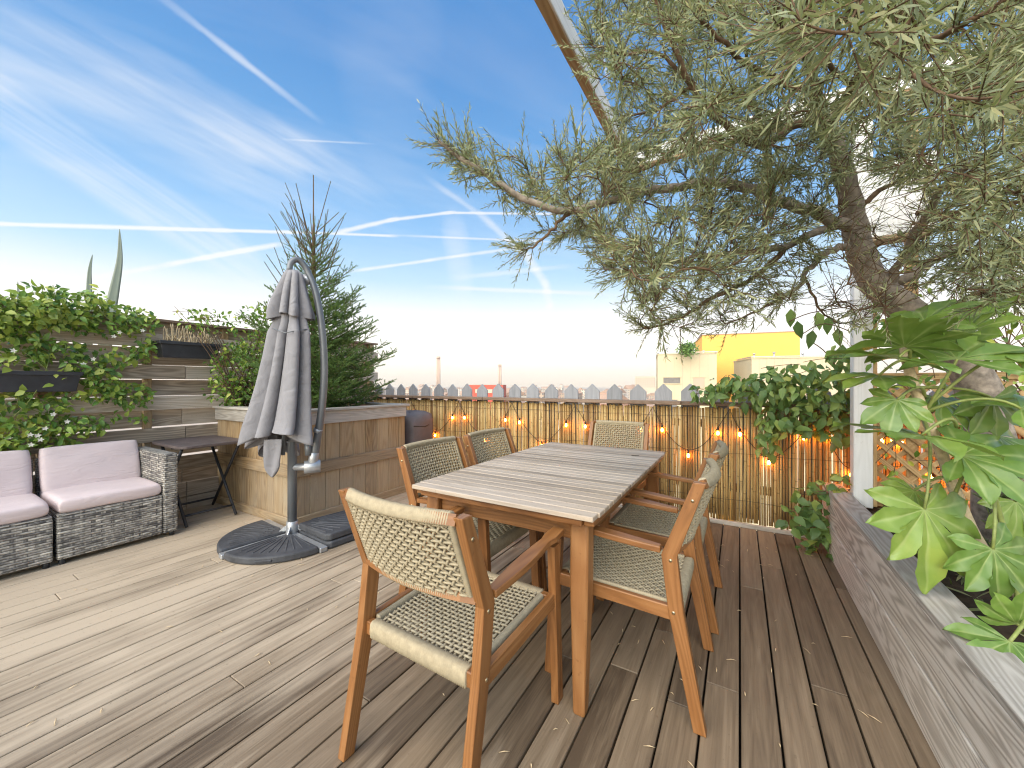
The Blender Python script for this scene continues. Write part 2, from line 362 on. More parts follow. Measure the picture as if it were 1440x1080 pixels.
def wicker():
    m = NT('grey_wicker'); t = m.t
    uv = m.n('UVMap', uv_map='UVMap').outputs[0]
    s = m.n('SeparateXYZ', {0: uv}); u, v = s.outputs[0], s.outputs[1]
    row = mth(t,'FLOOR', mth(t,'MULTIPLY', v, 62.0))
    cell = mth(t,'MULTIPLY', u, 10.0)
    par = mth(t,'MODULO', row, 2.0)
    ph = mth(t,'ADD', cell, mth(t,'MULTIPLY', par, .5))
    wav = mth(t,'SINE', mth(t,'MULTIPLY', ph, 2*PI))
    over = mth(t,'GREATER_THAN', wav, -.72)
    rid = mth(t,'ABSOLUTE', mth(t,'SINE', mth(t,'MULTIPLY', v, 62.0*PI)))
    sl = m.n('CombineXYZ', {'X': mth(t,'MULTIPLY', u, 4.0), 'Y': mth(t,'MULTIPLY', row, 2.37)}).outputs[0]
    nz = m.n('TexNoise', {'Vector': sl, 'Scale': 1.0, 'Detail': 4.0, 'Roughness': .75}).outputs[0]
    col = ramp(t, nz, [(.30,(.045,.043,.043)),(.42,(.15,.142,.132)),(.52,(.36,.335,.295)),(.64,(.62,.585,.51))])
    post = ramp(t, m.n('TexNoise', {'Vector': vmt(t,'MULTIPLY',uv,(40,6,1)), 'Scale': 1.0}).outputs[0], [(.4,(.10,.095,.09)),(.6,(.40,.38,.33))])
    col = mixc(t, over, post, col)
    h = mth(t,'MULTIPLY', rid, mth(t,'MULTIPLY_ADD', wav, .45, .6))
    gap = mth(t,'LESS_THAN', rid, .3)
    col = mixc(t, mth(t,'MULTIPLY', gap, .8), col, (.012,.012,.013))
    m.set(Base_Color=col, Roughness=.5, Specular_IOR_Level=.4, Normal=m.n('Bump', {'Strength': .9, 'Distance': .006, 'Height': h}).outputs[0])
    return m.m
M['wicker'] = wicker()
def bulb():
    m = NT('lit_bulb')
    m.set(Base_Color=(1,.6,.25,1), Emission_Color=(1,.29,.035,1), Emission_Strength=BULB)
    return m.m
BULB = 62.0
M['bulb'] = bulb()
# ------------------------------------------------------------------ camera, sky, sun
cam = bpy.data.objects.new('camera', bpy.data.cameras.new('camera')); COL.objects.link(cam)
cam.location = (0, 0, H); cam.rotation_euler = (R(90), 0, TH)
cam.data.sensor_width = 36; cam.data.lens = 36*F/1440; cam.data.clip_start = .05; cam.data.clip_end = 20000
scene.camera = cam
SUN_EL, SUN_AZ = R(44), R(184)          # azimuth measured from +Y towards +X
sd = Vector((math.sin(SUN_AZ)*math.cos(SUN_EL), math.cos(SUN_AZ)*math.cos(SUN_EL), math.sin(SUN_EL)))
sun = bpy.data.objects.new('sun', bpy.data.lights.new('sun', 'SUN')); COL.objects.link(sun)
sun.data.energy = 2.9; sun.data.angle = R(75); sun.data.color = (1, .84, .64)
sun.rotation_euler = (-sd).to_track_quat('-Z', 'Y').to_euler()
scene.view_settings.view_transform = 'Standard'; scene.view_settings.look = 'None'
scene.view_settings.exposure = .95; scene.view_settings.gamma = 1
scene.cycles.filter_width = 1.15
world = bpy.data.worlds.new('World'); scene.world = world; world.use_nodes = True
def build_sky():
    t = world.node_tree; bg = t.nodes['Background']
    sky = mknode(t, 'TexSky', sky_type='NISHITA', sun_disc=False, sun_elevation=SUN_EL, sun_rotation=SUN_AZ, air_density=1.0, dust_density=.6, ozone_density=2.5)
    d = mknode(t, 'TexCoord').outputs['Generated']
    s = mknode(t, 'SeparateXYZ', {0: d}); dz = s.outputs[2]
    # haze of the horizon and the deep blue above it
    rc = ramp(t, mth(t,'MAXIMUM',dz,0.0), [(0,(1.05,.86,.66)),(.035,(1.18,1.04,.86)),(.10,(1.4,1.32,1.2)),(.16,(1.0,1.0,.98)),(.25,(.49,.72,.925)),(.37,(.22,.49,.84)),(.50,(.13,.36,.71)),(.64,(.075,.265,.61)),(1,(.06,.22,.54))])
    # the half of the sky round the sun is the brighter one
    sunny = mth(t,'MULTIPLY_ADD', mth(t,'POWER', mth(t,'MAXIMUM', vmt(t,'DOT_PRODUCT', d, (math.sin(SUN_AZ)*.94, math.cos(SUN_AZ)*.94, .34)), 0.0), 3.0), 4.0, 1.0)
    base = mixc(t, .88, sky.outputs[0], vmt(t,'MULTIPLY',rc,(9.2,9.2,9.2)))
    # cirrus, on a flat layer high above
    zz = mth(t,'ADD', mth(t,'MAXIMUM',dz,0.0), .06)
    pl = vmt(t,'DIVIDE', d, mknode(t,'CombineXYZ',{'X':zz,'Y':zz,'Z':1.0}).outputs[0])
    rot = mknode(t,'Mapping',{'Vector':pl,'Rotation':(0,0,R(-62)),'Scale':(1,1,1)}).outputs[0]
    wrp = mknode(t,'TexNoise',{'Vector':rot,'Scale':.9,'Detail':3.0}).outputs['Color']
    q = vmt(t,'ADD', rot, vmt(t,'MULTIPLY', wrp, (.35,.35,0)))
    c1 = mknode(t,'TexNoise',{'Vector':vmt(t,'MULTIPLY',q,(.55,2.6,1)),'Scale':1.0,'Detail':4.0,'Roughness':.62}).outputs[0]
    c2 = mknode(t,'TexNoise',{'Vector':vmt(t,'MULTIPLY',q,(.35,.55,1)),'Scale':1.0,'Detail':2.0}).outputs[0]
    cl = mth(t,'MULTIPLY', mknode(t,'MapRange',{'Value':c1,'From Min':.43,'From Max':.78}).outputs[0], mknode(t,'MapRange',{'Value':c2,'From Min':.42,'From Max':.66}).outputs[0])
    def dirn(px, py): 
        v = W(px,py,1.0)-W(CX,CY,0.0)
        v = Vector((v.x, v.y, v.z)); return v.normalized()
    total = mth(t,'MULTIPLY', cl, .25)
    n2 = mknode(t,'TexNoise',{'Vector':vmt(t,'MULTIPLY',d,(3.5,3.5,6)),'Scale':1.0,'Detail':3.0}).outputs[0]
    def bank(px, py, rx, ry, ang, amt, fine):
        # a patch of cirrus around one direction, streaked along ang in its own tangent plane
        c = dirn(px,py); rt = c.cross(Vector((0,0,1))).normalized(); up = rt.cross(c)
        a = rt*math.cos(ang)+up*math.sin(ang); b = -rt*math.sin(ang)+up*math.cos(ang)
        u = vmt(t,'DOT_PRODUCT', d, tuple(a)); w = vmt(t,'DOT_PRODUCT', d, tuple(b))
        fr = vmt(t,'DOT_PRODUCT', d, tuple(c))
        e = mth(t,'ADD', mth(t,'POWER', mth(t,'ABSOLUTE',mth(t,'DIVIDE',u,rx)),2.0), mth(t,'POWER', mth(t,'ABSOLUTE',mth(t,'DIVIDE',w,ry)),2.0))
        v3 = mknode(t,'CombineXYZ',{'X':u,'Y':w,'Z':px*.013}).outputs[0]
        n1 = mknode(t,'TexNoise',{'Vector':vmt(t,'MULTIPLY',v3,(2.2,fine,1)),'Scale':1.0,'Detail':4.0,'Roughness':.62}).outputs[0]
        fall = mth(t,'SUBTRACT', mth(t,'ADD', 1.0, mth(t,'MULTIPLY', mth(t,'SUBTRACT',n2,.5),2.6)), e, None, True)
        k = mth(t,'MULTIPLY', mknode(t,'MapRange',{'Value':n1,'From Min':.28,'From Max':.75}).outputs[0], fall)
        return mth(t,'MULTIPLY', mth(t,'MULTIPLY',k,amt), mth(t,'GREATER_THAN',fr,0.0))
    for a in [(150,140,.42,.07,R(-10),.55,20),(330,175,.36,.05,R(-15),.62,22),(130,235,.34,.05,R(-27),.75,60),(560,100,.10,.22,R(5),.2,8),(645,370,.035,.13,R(8),.4,6),(250,400,.5,.03,R(2),.45,12)]:
        total = mth(t,'ADD', total, bank(*a))
    nz = mknode(t,'TexNoise',{'Vector':d,'Scale':26.0,'Detail':3.0}).outputs[0]
    def trail(p0, p1, wd, amt, fade=.12, soft=1.0, rough=.5):
        a, b = dirn(*p0), dirn(*p1); n = a.cross(b).normalized(); tt = n.cross(a).normalized()
        L = math.acos(max(-1, min(1, a.dot(b))))
        dist = mth(t,'ABSOLUTE', vmt(t,'DOT_PRODUCT', d, tuple(n)))
        ang = mth(t,'ARCTAN2', vmt(t,'DOT_PRODUCT', d, tuple(tt)), vmt(t,'DOT_PRODUCT', d, tuple(a)))
        x = mth(t,'DIVIDE', ang, L)
        inn = mth(t,'MULTIPLY', mknode(t,'MapRange',{'Value':x,'From Min':-fade*.3,'From Max':fade}).outputs[0], mknode(t,'MapRange',{'Value':x,'From Min':1+fade*.3,'From Max':1-fade}).outputs[0])
        ww = mth(t,'MULTIPLY', mth(t,'MULTIPLY_ADD', nz, rough*2, 1-rough), wd*.72)
        pr = mknode(t,'MapRange',{'Value':mth(t,'DIVIDE',dist,ww),'From Min':1.0,'From Max':0.1,'To Min':0.,'To Max':1.},interpolation_type='SMOOTHSTEP').outputs[0]
        return mth(t,'MULTIPLY', mth(t,'MULTIPLY', pr, inn), amt)
    for a in [((222,-8),(436,160),.0125,.62,.45),
              ((-30,314),(420,327),.0072,.95,.03),((400,326),(560,332),.0062,.85,.1),((560,331),(800,341),.0052,.55,.2),
              ((90,398),(250,370),.010,.6,.3),((230,373),(400,342),.0105,.8,.1),((470,328),(560,307),.010,.85,.1),((545,310),(640,298),.0075,.85,.08),((620,299),(790,301),.006,.8,.12),
              ((490,382),(620,364),.008,.7,.15),((600,366),(740,347),.008,.6,.2),
              ((600,250),(690,312),.013,.34,.3),((675,302),(748,366),.018,.42,.2),((735,350),(772,408),.023,.5,.2),((766,394),(775,440),.021,.45,.2),((780,425),(745,452),.016,.35,.2),((755,448),(690,462),.012,.3,.3),
              ((610,404),(860,414),.011,.6,.25),((640,391),(800,374),.012,.38,.3),((836,20),(856,120),.006,.6,.2),
              ((400,196),(520,202),.0035,.4,.3),((700,470),(930,428),.010,.3,.3)]:
        total = mth(t,'ADD', total, trail(*a))
    total = mth(t,'MINIMUM', total, .92)
    white = ramp(t, dz, [(0,(7.8,6.9,6.0)),(.25,(7.4,7.6,7.8)),(.7,(5.4,6.0,7.2))])
    col = mixc(t, total, base, white)
    cs = mknode(t,'CombineXYZ',{'X':sunny,'Y':mth(t,'MULTIPLY_ADD',sunny,.90,.10),'Z':mth(t,'MULTIPLY_ADD',sunny,.70,.30)}).outputs[0]
    col = vmt(t,'MULTIPLY', col, cs)
    t.links.new(col, bg.inputs[0]); bg.inputs[1].default_value = .071
build_sky()
# ------------------------------------------------------------------ ground, deck
g = MB(); g.box((-1000,1300,-30.5),(4100,4100,1)); gr = g.build('ground', plain('far_ground', (.44,.35,.27), .95, 0, .3, .004), None); tag(gr, kind='structure')
FX, BY, PX = -4.66, 3.87, .548         # left fence, back fence, face of the right planter
d = MB(); pitch = .1225; x = FX-.3; i = 0
while x < PX+.7:
    y = -3.2+random.uniform(-1.2, 0)
    while y < BY+.02:
        L = random.choice([1.9, 2.4, 2.9, 3.4])
        y1 = min(y+L, BY+.02)
        if BY+.02-y1 < .3: y1 = BY+.02
        if y1 > -3.0: d.box((x, (y+y1)/2, -.0125+random.uniform(-.0008,.0008)), (pitch-.0078, y1-y-.0035, .025))
        y = y1
    x += pitch; i += 1
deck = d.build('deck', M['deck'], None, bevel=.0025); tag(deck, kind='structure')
d = MB(); d.box((-2.0,.4,-.18),(6.2,7.2,.22)); o = d.build('roof_slab', plain('dark_underlay', (.02,.017,.015), .95), None); tag(o, kind='structure')
# ------------------------------------------------------------------ picket railing behind the bamboo
t = thing('picket_railing', (-1.5, BY, 0), 'low railing of pointed grey pickets under a brown rail, behind the bamboo screen', 'railing')
rb = MB()
xx = FX-.2
while xx < 2.0:
    x1 = min(xx+2.2, 2.0); rb.box(((xx+x1)/2, BY-.02, 1.045), (x1-xx-.004, .125, .034)); xx = x1
rb.build('handrail', M['rail'], t, bevel=.004)
k = 0; x = -.867-.236*17
while x < 1.9:
    p = MB(); w = .157/2; Mx = Matrix(((1,0,0),(0,0,1),(0,1,0)))
    dz = random.uniform(-.004,.004)
    p.prism([(x-w,.05),(x+w,.05),(x+w,1.148+dz),(x+.004,1.221+dz),(x-.004,1.221+dz),(x-w,1.148+dz)], BY+.045, BY+.063, Mx)
    p.build('picket', M['picket'], t, bevel=.002)
    x += .236
rl = MB(); rl.box((-1.4, BY+.083, .30),(6.8,.035,.07)); rl.box((-1.4, BY+.083, .86),(6.8,.035,.07)); rl.build('back_rail', M['rail'], t)
# ------------------------------------------------------------------ bamboo screen
t = thing('bamboo_screen', (-1.2, BY-.03, 0), 'tan screen of thin upright bamboo canes along the back of the deck', 'bamboo screen')
b = MB(); x = FX+.02
while x < 2.0:
    r = random.uniform(.0075,.0125); yy = BY-.028+random.uniform(-.006,.006); top = 1.012+random.uniform(-.012,.006)
    lx = random.uniform(-.006,.006); pts = []
    for j in range(5):
        f = j/4; pts.append((x+r+lx*f+random.uniform(-.0025,.0025), yy+random.uniform(-.002,.002), .03+random.uniform(0,.012)*(j==0)+(top-.03)*f))
    b.tube(pts, r, 6, rnd=random.random()); x += 2*r+random.choice([0,0,.0003,.0006,.001,.0028])
b.build('canes', M['bamboo'], t)
for z in (.22,.62,.93):
    wv = MB(); wv.tube([(FX+.02+i*.03, BY-.044+.003*math.sin(i*2.1), z+.004*math.sin(i*.37)) for i in range(int((2.0-FX)/.03))], .0016, 4); wv.build('binding_wire', M['cable'], t)
bb = MB(); bb.box((-.2, BY-.055, .018),(3.6,.03,.034)); o = bb.build('bottom_batten', M['box_cap'], t, bevel=.003)
# ------------------------------------------------------------------ string lights
def string_lights():
    yl = BY-.062
    t = thing('string_lights', (-1.2, yl, 1.0), 'string of lit orange bulbs hanging in zigzag swags on the bamboo screen', 'string lights')
    pk = [at_y(p, 540, yl).x for p in (577,645,720,809,918,1026,1150)]
    lows = [at_y(p, 540, yl).x for p in (612,682,762,862,968,1081)]
    ext = [pk[-1]+.42, pk[-1]+.84, pk[-1]+1.2]; lows = lows+[pk[-1]+.2, pk[-1]+.63, pk[-1]+1.02]; pk = pk+ext
    z1 = 1.0; pts = []; bulbs = []
    for i in range(len(lows)):
        z0 = .60+random.uniform(-.02,.02)
        for (xa, xb, rev) in ((pk[i], lows[i], False), (lows[i], pk[i+1], True)):
            seg = []
            for k in range(13):
                u = k/12; v = 1-u if rev else u
                q = xa+(xb-xa)*u; z = z0+(z1-z0)*(1-v)**1.75
                seg.append((q, yl+.006*math.sin(9*u+i), z+.006*math.sin(7*u+2*i)))
            if pts: seg = seg[1:]
            pts += seg
        e = .25+random.uniform(-.03,.03)
        for (xb, sgn) in ((pk[i]+(lows[i]-pk[i])*e, 1), (pk[i+1]+(lows[i]-pk[i+1])*e, 1)):
            bulbs.append((xb, z0+(z1-z0)*(1-e)**1.75))
        bulbs.append((lows[i], z0))
    c = MB(); c.tube(pts, .0032, 5); c.build('cable', M['cable'], t)
    for (bx, bz) in bulbs:
        s = MB(); s.tube([(bx, yl-.003, bz+.004), (bx, yl-.004, bz-.028)], [.008,.0105], 8); so = s.build('socket', M['cable'], t)
        s = MB(); prof = [(.004,-.028),(.0075,-.033),(.0105,-.042),(.0115,-.050),(.0095,-.058),(.0045,-.063),(.001,-.064)]
        s.loft([[(bx+r*math.cos(a), yl-.004+r*math.sin(a), bz+z) for a in [2*PI*q/10 for q in range(10)]] for r, z in prof], cap1=True)
        s.build('bulb', M['bulb'], so)
string_lights()
# ------------------------------------------------------------------ left slat fence
t = thing('slat_fence', (FX, 0, 0), 'tall weathered horizontal slat fence behind the wicker sofa, half covered in climbing leaves', 'fence')
def rows(y0, y1):
    out = []; y = y0
    while y < y1-.01:
        L = random.choice([1.8,2.4,3.0]); e = min(y+L, y1)
        if y1-e < .4: e = y1
        out.append((y, e)); y = e
    return out
Y0, Y1 = -3.2, BY+.05
fr = MB(); bk = MB()
for k in range(7):
    z0 = 1.565-.29*k
    for (a, b_) in rows(Y0, Y1): fr.box((FX+random.uniform(-.003,.003), (a+b_)/2, z0+.055+random.uniform(-.004,.004)), (.022, b_-a-.004, .128))
    for (a, b_) in rows(Y0, Y1): bk.box((FX-.088, (a+b_)/2, z0-.088+random.uniform(-.004,.004)), (.022, b_-a-.004, .150+random.uniform(-.006,.012)))
fr.build('front_slats', M['fence'], t, bevel=.003); bk.build('back_slats', M['fence'], t, bevel=.003)
b2 = MB()
for (a, b_) in rows(Y0, Y1): b2.box((FX-.088, (a+b_)/2, 1.735), (.022, b_-a-.004, .13))
b2.build('top_slat', M['fence'], t, bevel=.003)
cp = MB()
for (a, b_) in rows(Y0, Y1): cp.box((FX-.06, (a+b_)/2, 1.815), (.15, b_-a-.004, .025))
cp.build('cap_board', M['rail'], t, bevel=.003)
for y in [1.33-.62*k for k in range(-4, 8)]:
    p = MB(); p.box((FX-.044, y, .9), (.062, .055, 1.8)); p.build('post', M['box_wood'], t, bevel=.003)
lb = MB()
for (a, b_) in rows(Y0, Y1):
    for z in (.05,.20): lb.box((FX+.024, (a+b_)/2, z), (.022, b_-a-.004, .138))
lb.build('base_boards', M['fence'], t, bevel=.003)
# ------------------------------------------------------------------ left planter box
AX, AY0, AY1, AZ = -3.265, 1.865, 3.13, .99
t = thing('planter_box', (-3.95, 2.5, 0), 'tall brown plank planter box holding the spruce, with a greyer capping board', 'planter')
s = MB()
y = AY0
while y < AY1-.02:
    e = min(y+.146, AY1); s.box((AX-.011, (y+e)/2, .47), (.022, e-y-.004, .92)); y = e
x = AX-.022
while x > FX+.02:
    e = max(x-.146, FX+.01); s.box(((x+e)/2, AY0+.011, .47), (abs(e-x)-.004, .022, .92)); x = e
s.build('side_boards', M['box_wood'], t, bevel=.003)
s = MB(); s.box(((AX+FX)/2-.02, AY1-.011, .47), (AX-FX-.06, .022, .92)); s.build('back_board', M['box_wood'], t)
for (z, h, nm, mt) in ((.472,.105,'middle_rail','box_wood'),(.0375,.075,'bottom_rail','box_wood'),(.915,.115,'fascia','box_cap')):
    q = MB(); q.box((AX+.0125, (AY0+AY1)/2-.0125, z), (.025, AY1-AY0+.02, h)); q.box(((AX+FX)/2+.004, AY0-.0125, z), (AX-FX-.02, .025, h)); q.build(nm, M[mt], t, bevel=.004)
q = MB(); q.box((AX-.02, (AY0+AY1)/2-.01, .984), (.13, AY1-AY0+.09, .024)); q.box(((AX+FX)/2-.04, AY0+.02, .984), (AX-FX-.09, .13, .0235)); q.box(((AX+FX)/2-.04, AY1-.02, .984), (AX-FX-.1, .11, .0235)); q.build('cap_board', M['box_cap'], t, bevel=.004)
q = MB(); q.box(((AX+FX)/2-.01, (AY0+AY1)/2, .91), (AX-FX-.06, AY1-AY0-.05, .04)); q.build('soil', M['soil'], t)
# ------------------------------------------------------------------ right planter
t = thing('planter_box', (PX+.3, 1.2, 0), 'long low planter of weathered grey boards running along the right edge of the deck', 'planter')
q = MB(); PE = BY-.10
for (z, h) in ((.110,.217),(.332,.209)):
    y = -1.6
    for L in (2.9, 2.5):
        e = min(y+L, PE); q.box((PX+.02, (y+e)/2, z), (.04, e-y-.002, h), rnd=random.random()); y = e
q.build('front_boards', M['grey_board'], t, bevel=.004)
q = MB(); q.box((PX+.056, 1.075, .452), (.118, 5.38, .028)); q.build('cap_board', M['box_cap'], t, bevel=.005, seg=2)
q = MB(); q.box((PX+.9, PE-.02, .22), (1.7,.03,.44)); q.build('end_board', M['grey_board'], t)
q = MB(); q.box((PX+1.62, 1.0, .22), (.04,5.2,.44)); q.build('back_board', M['grey_board'], t)
# uneven soil
q = MB(); nx, ny = 20, 60; vs = []; fs = []; uv = []
for j in range(ny+1):
    for i in range(nx+1):
        vs.append((PX+.042+1.56*i/nx, -1.55+(PE-.04+1.55)*j/ny, .385+.02*math.sin(i*1.3+j*.7)+random.uniform(-.012,.012)))
for j in range(ny):
    for i in range(nx):
        a = j*(nx+1)+i; fs.append((a,a+1,a+nx+2,a+nx+1)); uv.append([(0,0)]*4)
q.add(vs, fs, uv, smooth=True); q.build('soil', M['soil'], t)
# ------------------------------------------------------------------ dining table
TX0, TX1, TY0, TY1, TZ = -1.354, -.444, 1.33, 2.905, .74
def table():
    t = thing('dining_table', ((TX0+TX1)/2, (TY0+TY1)/2, 0), 'long teak dining table with a greyed slatted top in the middle of the deck', 'table')
    n = 26; p = (TY1-TY0)/n; q = MB()
    for i in range(n):
        a = TY0+i*p; q.box(((TX0+TX1)/2, a+p/2, TZ-.0095+random.uniform(-.0006,.0006)), (TX1-TX0-(.016 if i in (0,n-1) else .004), p-.0045, .019))
    q.build('tabletop', M['table_top'], t, bevel=.0025)
    q = MB()
    for x in (TX0+.034, TX1-.034): q.box((x, (TY0+TY1)/2, TZ-.0325), (.04, TY1-TY0-.06, .026))
    for y in (TY0+.032, TY1-.032): q.box(((TX0+TX1)/2, y, TZ-.0325), (TX1-TX0-.111, .036, .026))
    for y in (TY0+.42,(TY0+TY1)/2,TY1-.42): q.box(((TX0+TX1)/2, y, TZ-.0325), (TX1-TX0-.111, .05, .026))
    q.build('edge_frame', M['teak'], t, bevel=.004, seg=2)
    ix, iy = .085, .10
    q = MB()
    for y in (TY0+iy, TY1-iy): q = MB(); q.box(((TX0+TX1)/2, y, TZ-.088), (TX1-TX0-2*ix-.07, .024, .082)); q.build('apron', M['teak'], t, bevel=.003)
    for x in (TX0+ix, TX1-ix): q = MB(); q.box((x, (TY0+TY1)/2, TZ-.088), (.024, TY1-TY0-2*iy-.07, .082)); q.build('apron', M['teak'], t, bevel=.003)
    for sx in (-1,1):
        for sy in (-1,1):
            cx, cy = (TX0+TX1)/2, (TY0+TY1)/2
            top = Vector((cx+sx*((TX1-TX0)/2-ix), cy+sy*((TY1-TY0)/2-iy), TZ-.046)); bot = Vector((top.x+sx*.02, top.y+sy*.07, 0))
            rings = []
            for (f, wd) in ((0,.036),(.04,.037),(.3,.037),(1-.02,.0235),(1,.0215)):
                c = top.lerp(bot, f); rings.append([c+Vector((wd*a, wd*b, 0)) for a, b in ((1,.8),(.8,1),(-.8,1),(-1,.8),(-1,-.8),(-.8,-1),(.8,-1),(1,-.8))])
            l = MB(); n8 = 8; vs = [v for r in rings for v in r]; fs = []; uvs = []; o = random.uniform(0,20)
            for i in range(4):
                for k in range(8):
                    k2 = (k+1)%8; fs.append((i*8+k,(i+1)*8+k,(i+1)*8+k2,i*8+k2)); z0 = vs[i*8].z; z1 = vs[i*8+8].z
                    uvs.append([(z0+o,k*.02),(z1+o,k*.02),(z1+o,k*.02+.02),(z0+o,k*.02+.02)])
            fs += [tuple(range(8)), tuple(range(39,31,-1))]; uvs += [[(o,.01*k) for k in range(8)]]*2
            l.add(vs, fs, uvs); l.build('leg', M['teak'], t, bevel=.002)
    s = MB(); y = 2.63; s.box((-.60, y, TZ+.002), (.05,.006,.003), Matrix.Rotation(.2,3,'Z')); s.build('dark_mark', M['cable'], t)
table()
# ------------------------------------------------------------------ rope chairs
def wrapped(mb, p0, p1, hw, hh, up, pitch=.0072, bend=None):
    # a rail wound closely with rope: a rounded bar whose radius ripples along its length
    p0, p1 = Vector(p0), Vector(p1); d = (p1-p0); L = d.length; d.normalize(); up = Vector(up); sdv = d.cross(up).normalized(); u2 = sdv.cross(d)
    n = int(L/pitch)*2; rings = []
    for i in range(n+1):
        f = i/n; c = p0.lerp(p1, f)
        if bend is not None: c = c+bend*(1-(2*f-1)**2)
        g = .0024*(1 if i % 2 else -1)
        ring = []
        for k in range(10):
            a = 2*PI*k/10; ca, sa = math.cos(a), math.sin(a)
            ring.append(c+sdv*(math.copysign(abs(ca)**.55, ca)*(hw+g))+u2*(math.copysign(abs(sa)**.55, sa)*(hh+g)))
        rings.append(ring)
    mb.loft(rings, cap0=True, cap1=True, smooth=True)
def weave(mb, P, nu, nv, amp, rad, under=True):
    # P(u, v) -> (point, normal): a sheet of twin cords crossing over and under
    for (na, nb, sw, ph) in ((nu, nv, False, 0), (nv, nu, True, 1)):
        for i in range(na):
            f = (i+.5)/na; pts = []
            m = nb*2
            for j in range(m+1):
                g = j/m; u, v = (g, f) if sw else (f, g)
                pt, nr = P(u, v)
                s = math.sin(PI*(j*.5*1.0+.0)+PI*(i % 2)+(PI if ph else 0)+PI/2*0)
                s = math.cos(PI*(g*nb-.5))*(1 if (i+ph) % 2 else -1)
                # cords pinch together between the crossings
                side = .22*math.sin(PI*(g*nb))*(1 if i % 2 else -1)/na
                if sw: pt2, _ = P(u, min(1, max(0, v+side)))
                else: pt2, _ = P(min(1, max(0, u+side)), v)
                pts.append(pt2+nr*amp*s)
            mb.tube(pts, rad, 5, caps=False, flat=1.0)
        if under and not sw:
            for i in range(na+1):
                f = min(.985, max(.015, i/na)); pts = []
                for j in range(7):
                    pt, nr = P(f, j/6); pts.append(pt-nr*.020)
                mb.tube(pts, rad*1.25, 4, caps=False)
def chair_proto():
    t = thing('rope_chair', (0,0,0), 'x', 'chair', 'rope chairs round the dining table')
    hw = .245
    for s in (-1,1):
        x = s*hw
        # rear leg and back post in one bent piece, 5.2 x 3.2 cm
        prof = [(-.285,0,.021),(-.208,.40,.026),(-.185,.60,.027),(-.285,.875,.021)]
        l = MB(); w = .0155; o = random.uniform(0,20)
        pts = []
        for i, (y, z, h) in enumerate(prof): pts.append((y-h, y+h, z))
        vs = []
        for (ya, yb, z) in pts: vs += [(x-w,ya,z),(x+w,ya,z),(x+w,yb,z),(x-w,yb,z)]
        fs = [(3,2,1,0),(12,13,14,15)]; uvs = [[(o,0),(o,.03),(o+.05,.03),(o+.05,0)]]*2
        for i in range(3):
            for k in range(4):
                k2 = (k+1)%4; fs.append((i*4+k,i*4+k2,i*4+4+k2,i*4+4+k)); z0, z1 = pts[i][2], pts[i+1][2]
                uvs.append([(z0+o,k*.05),(z0+o,k*.05+.045),(z1+o,k*.05+.045),(z1+o,k*.05)])
        l.add(vs, fs, uvs); leg = l.build('leg', M['teak'], t, bevel=.003, seg=2)
        for (y, z) in ((-.200,.40),(-.262,.81),(-.19,.585)):
            c = MB(); c.tube([(x+s*(w-.002), y, z), (x+s*(w+.0015), y, z)], .006, 8); c.build('screw', M['brass'], leg)
        l = MB(); l.beam((x, .287, 0), (x, .252, .612), .045, .031, (1,0,0)); l.build('leg', M['teak'], t, bevel=.003, seg=2)
        # armrest: a shaped board, wider in front, let into the post
        l = MB(); n = 12; outl = []
        for k in range(n+1):
            f = k/n; y = -.155+.455*f; ww = .017+.011*math.sin(PI*min(1,f*1.25))*1.0 if f < .8 else .028-.004*(f-.8)*5
            outl.append((y, ww))
        ring = [(x-ww*.9, y) for y, ww in outl]+[(x+ww, y) for y, ww in reversed(outl)]
        nn = len(ring); zt = lambda y: .603+.036*(y+.155)/.455
        vs = [(p[0],p[1],zt(p[1])-.0) for p in ring]+[(p[0],p[1],zt(p[1])+.024) for p in ring]
        fs = [tuple(range(nn)), tuple(range(2*nn-1, nn-1, -1))]; uv = [(p[1]+o, p[0]) for p in ring]; uvs = [uv, uv[::-1]]
        for k in range(nn):
            k2 = (k+1)%nn; fs.append((k,nn+k,nn+k2,k2)); uvs.append([(ring[k][1]+o,0),(ring[k][1]+o,.024),(ring[k2][1]+o,.024),(ring[k2][1]+o,0)])
        l.add(vs, fs, uvs); l.build('armrest', M['teak'], t, bevel=.004, seg=2)
        l = MB(); l.beam((x-s*.002, -.195, .392), (x-s*.002, .245, .407), .024, .05); l.build('side_rail', M['teak'], t, bevel=.003)
    l = MB(); l.beam((-.231,-.205,.390),(.231,-.205,.390),.028,.046); l.build('cross_rail', M['teak'], t, bevel=.003)
    l = MB(); l.beam((-.231,.235,.405),(.231,.235,.405),.028,.046); l.build('cross_rail', M['teak'], t, bevel=.003)
    # seat
    q = MB(); sx, y0, y1, za, zb = .195, -.198, .228, .402, .417
    def P(u, v):
        pt = Vector((-sx+2*sx*u, y0+(y1-y0)*v, za+(zb-za)*v-.012*math.sin(PI*u)*math.sin(PI*v)+.008)); return pt, Vector((0,0,1))
    weave(q, P, 21, 22, .0042, .0043)
    wrapped(q, (-.205,-.206,.391),(.205,-.206,.391), .0195, .0285, (0,0,1))
    wrapped(q, (-.205,.236,.406),(.205,.236,.406), .0195, .0285, (0,0,1))
    for s in (-1,1): wrapped(q, (s*.212,-.185,.397),(s*.212,.215,.411), .011, .024, (0,0,1))
    q.build('seat', M['rope'], t)
    # backrest
    q = MB(); bx = .205
    def B(u, v):
        f = .08+.87*v; y = -.185-.1*f; z = .60+.272*f; cv = -.030*(1-(2*u-1)**2)
        return Vector((-bx+2*bx*u, y+cv-.006, z)), Vector((0, .935, .345))
    weave(q, B, 22, 14, .0040, .0042, under=False)
    def B2(u, v):
        p, n = B(u, v); return p-n*.016, n
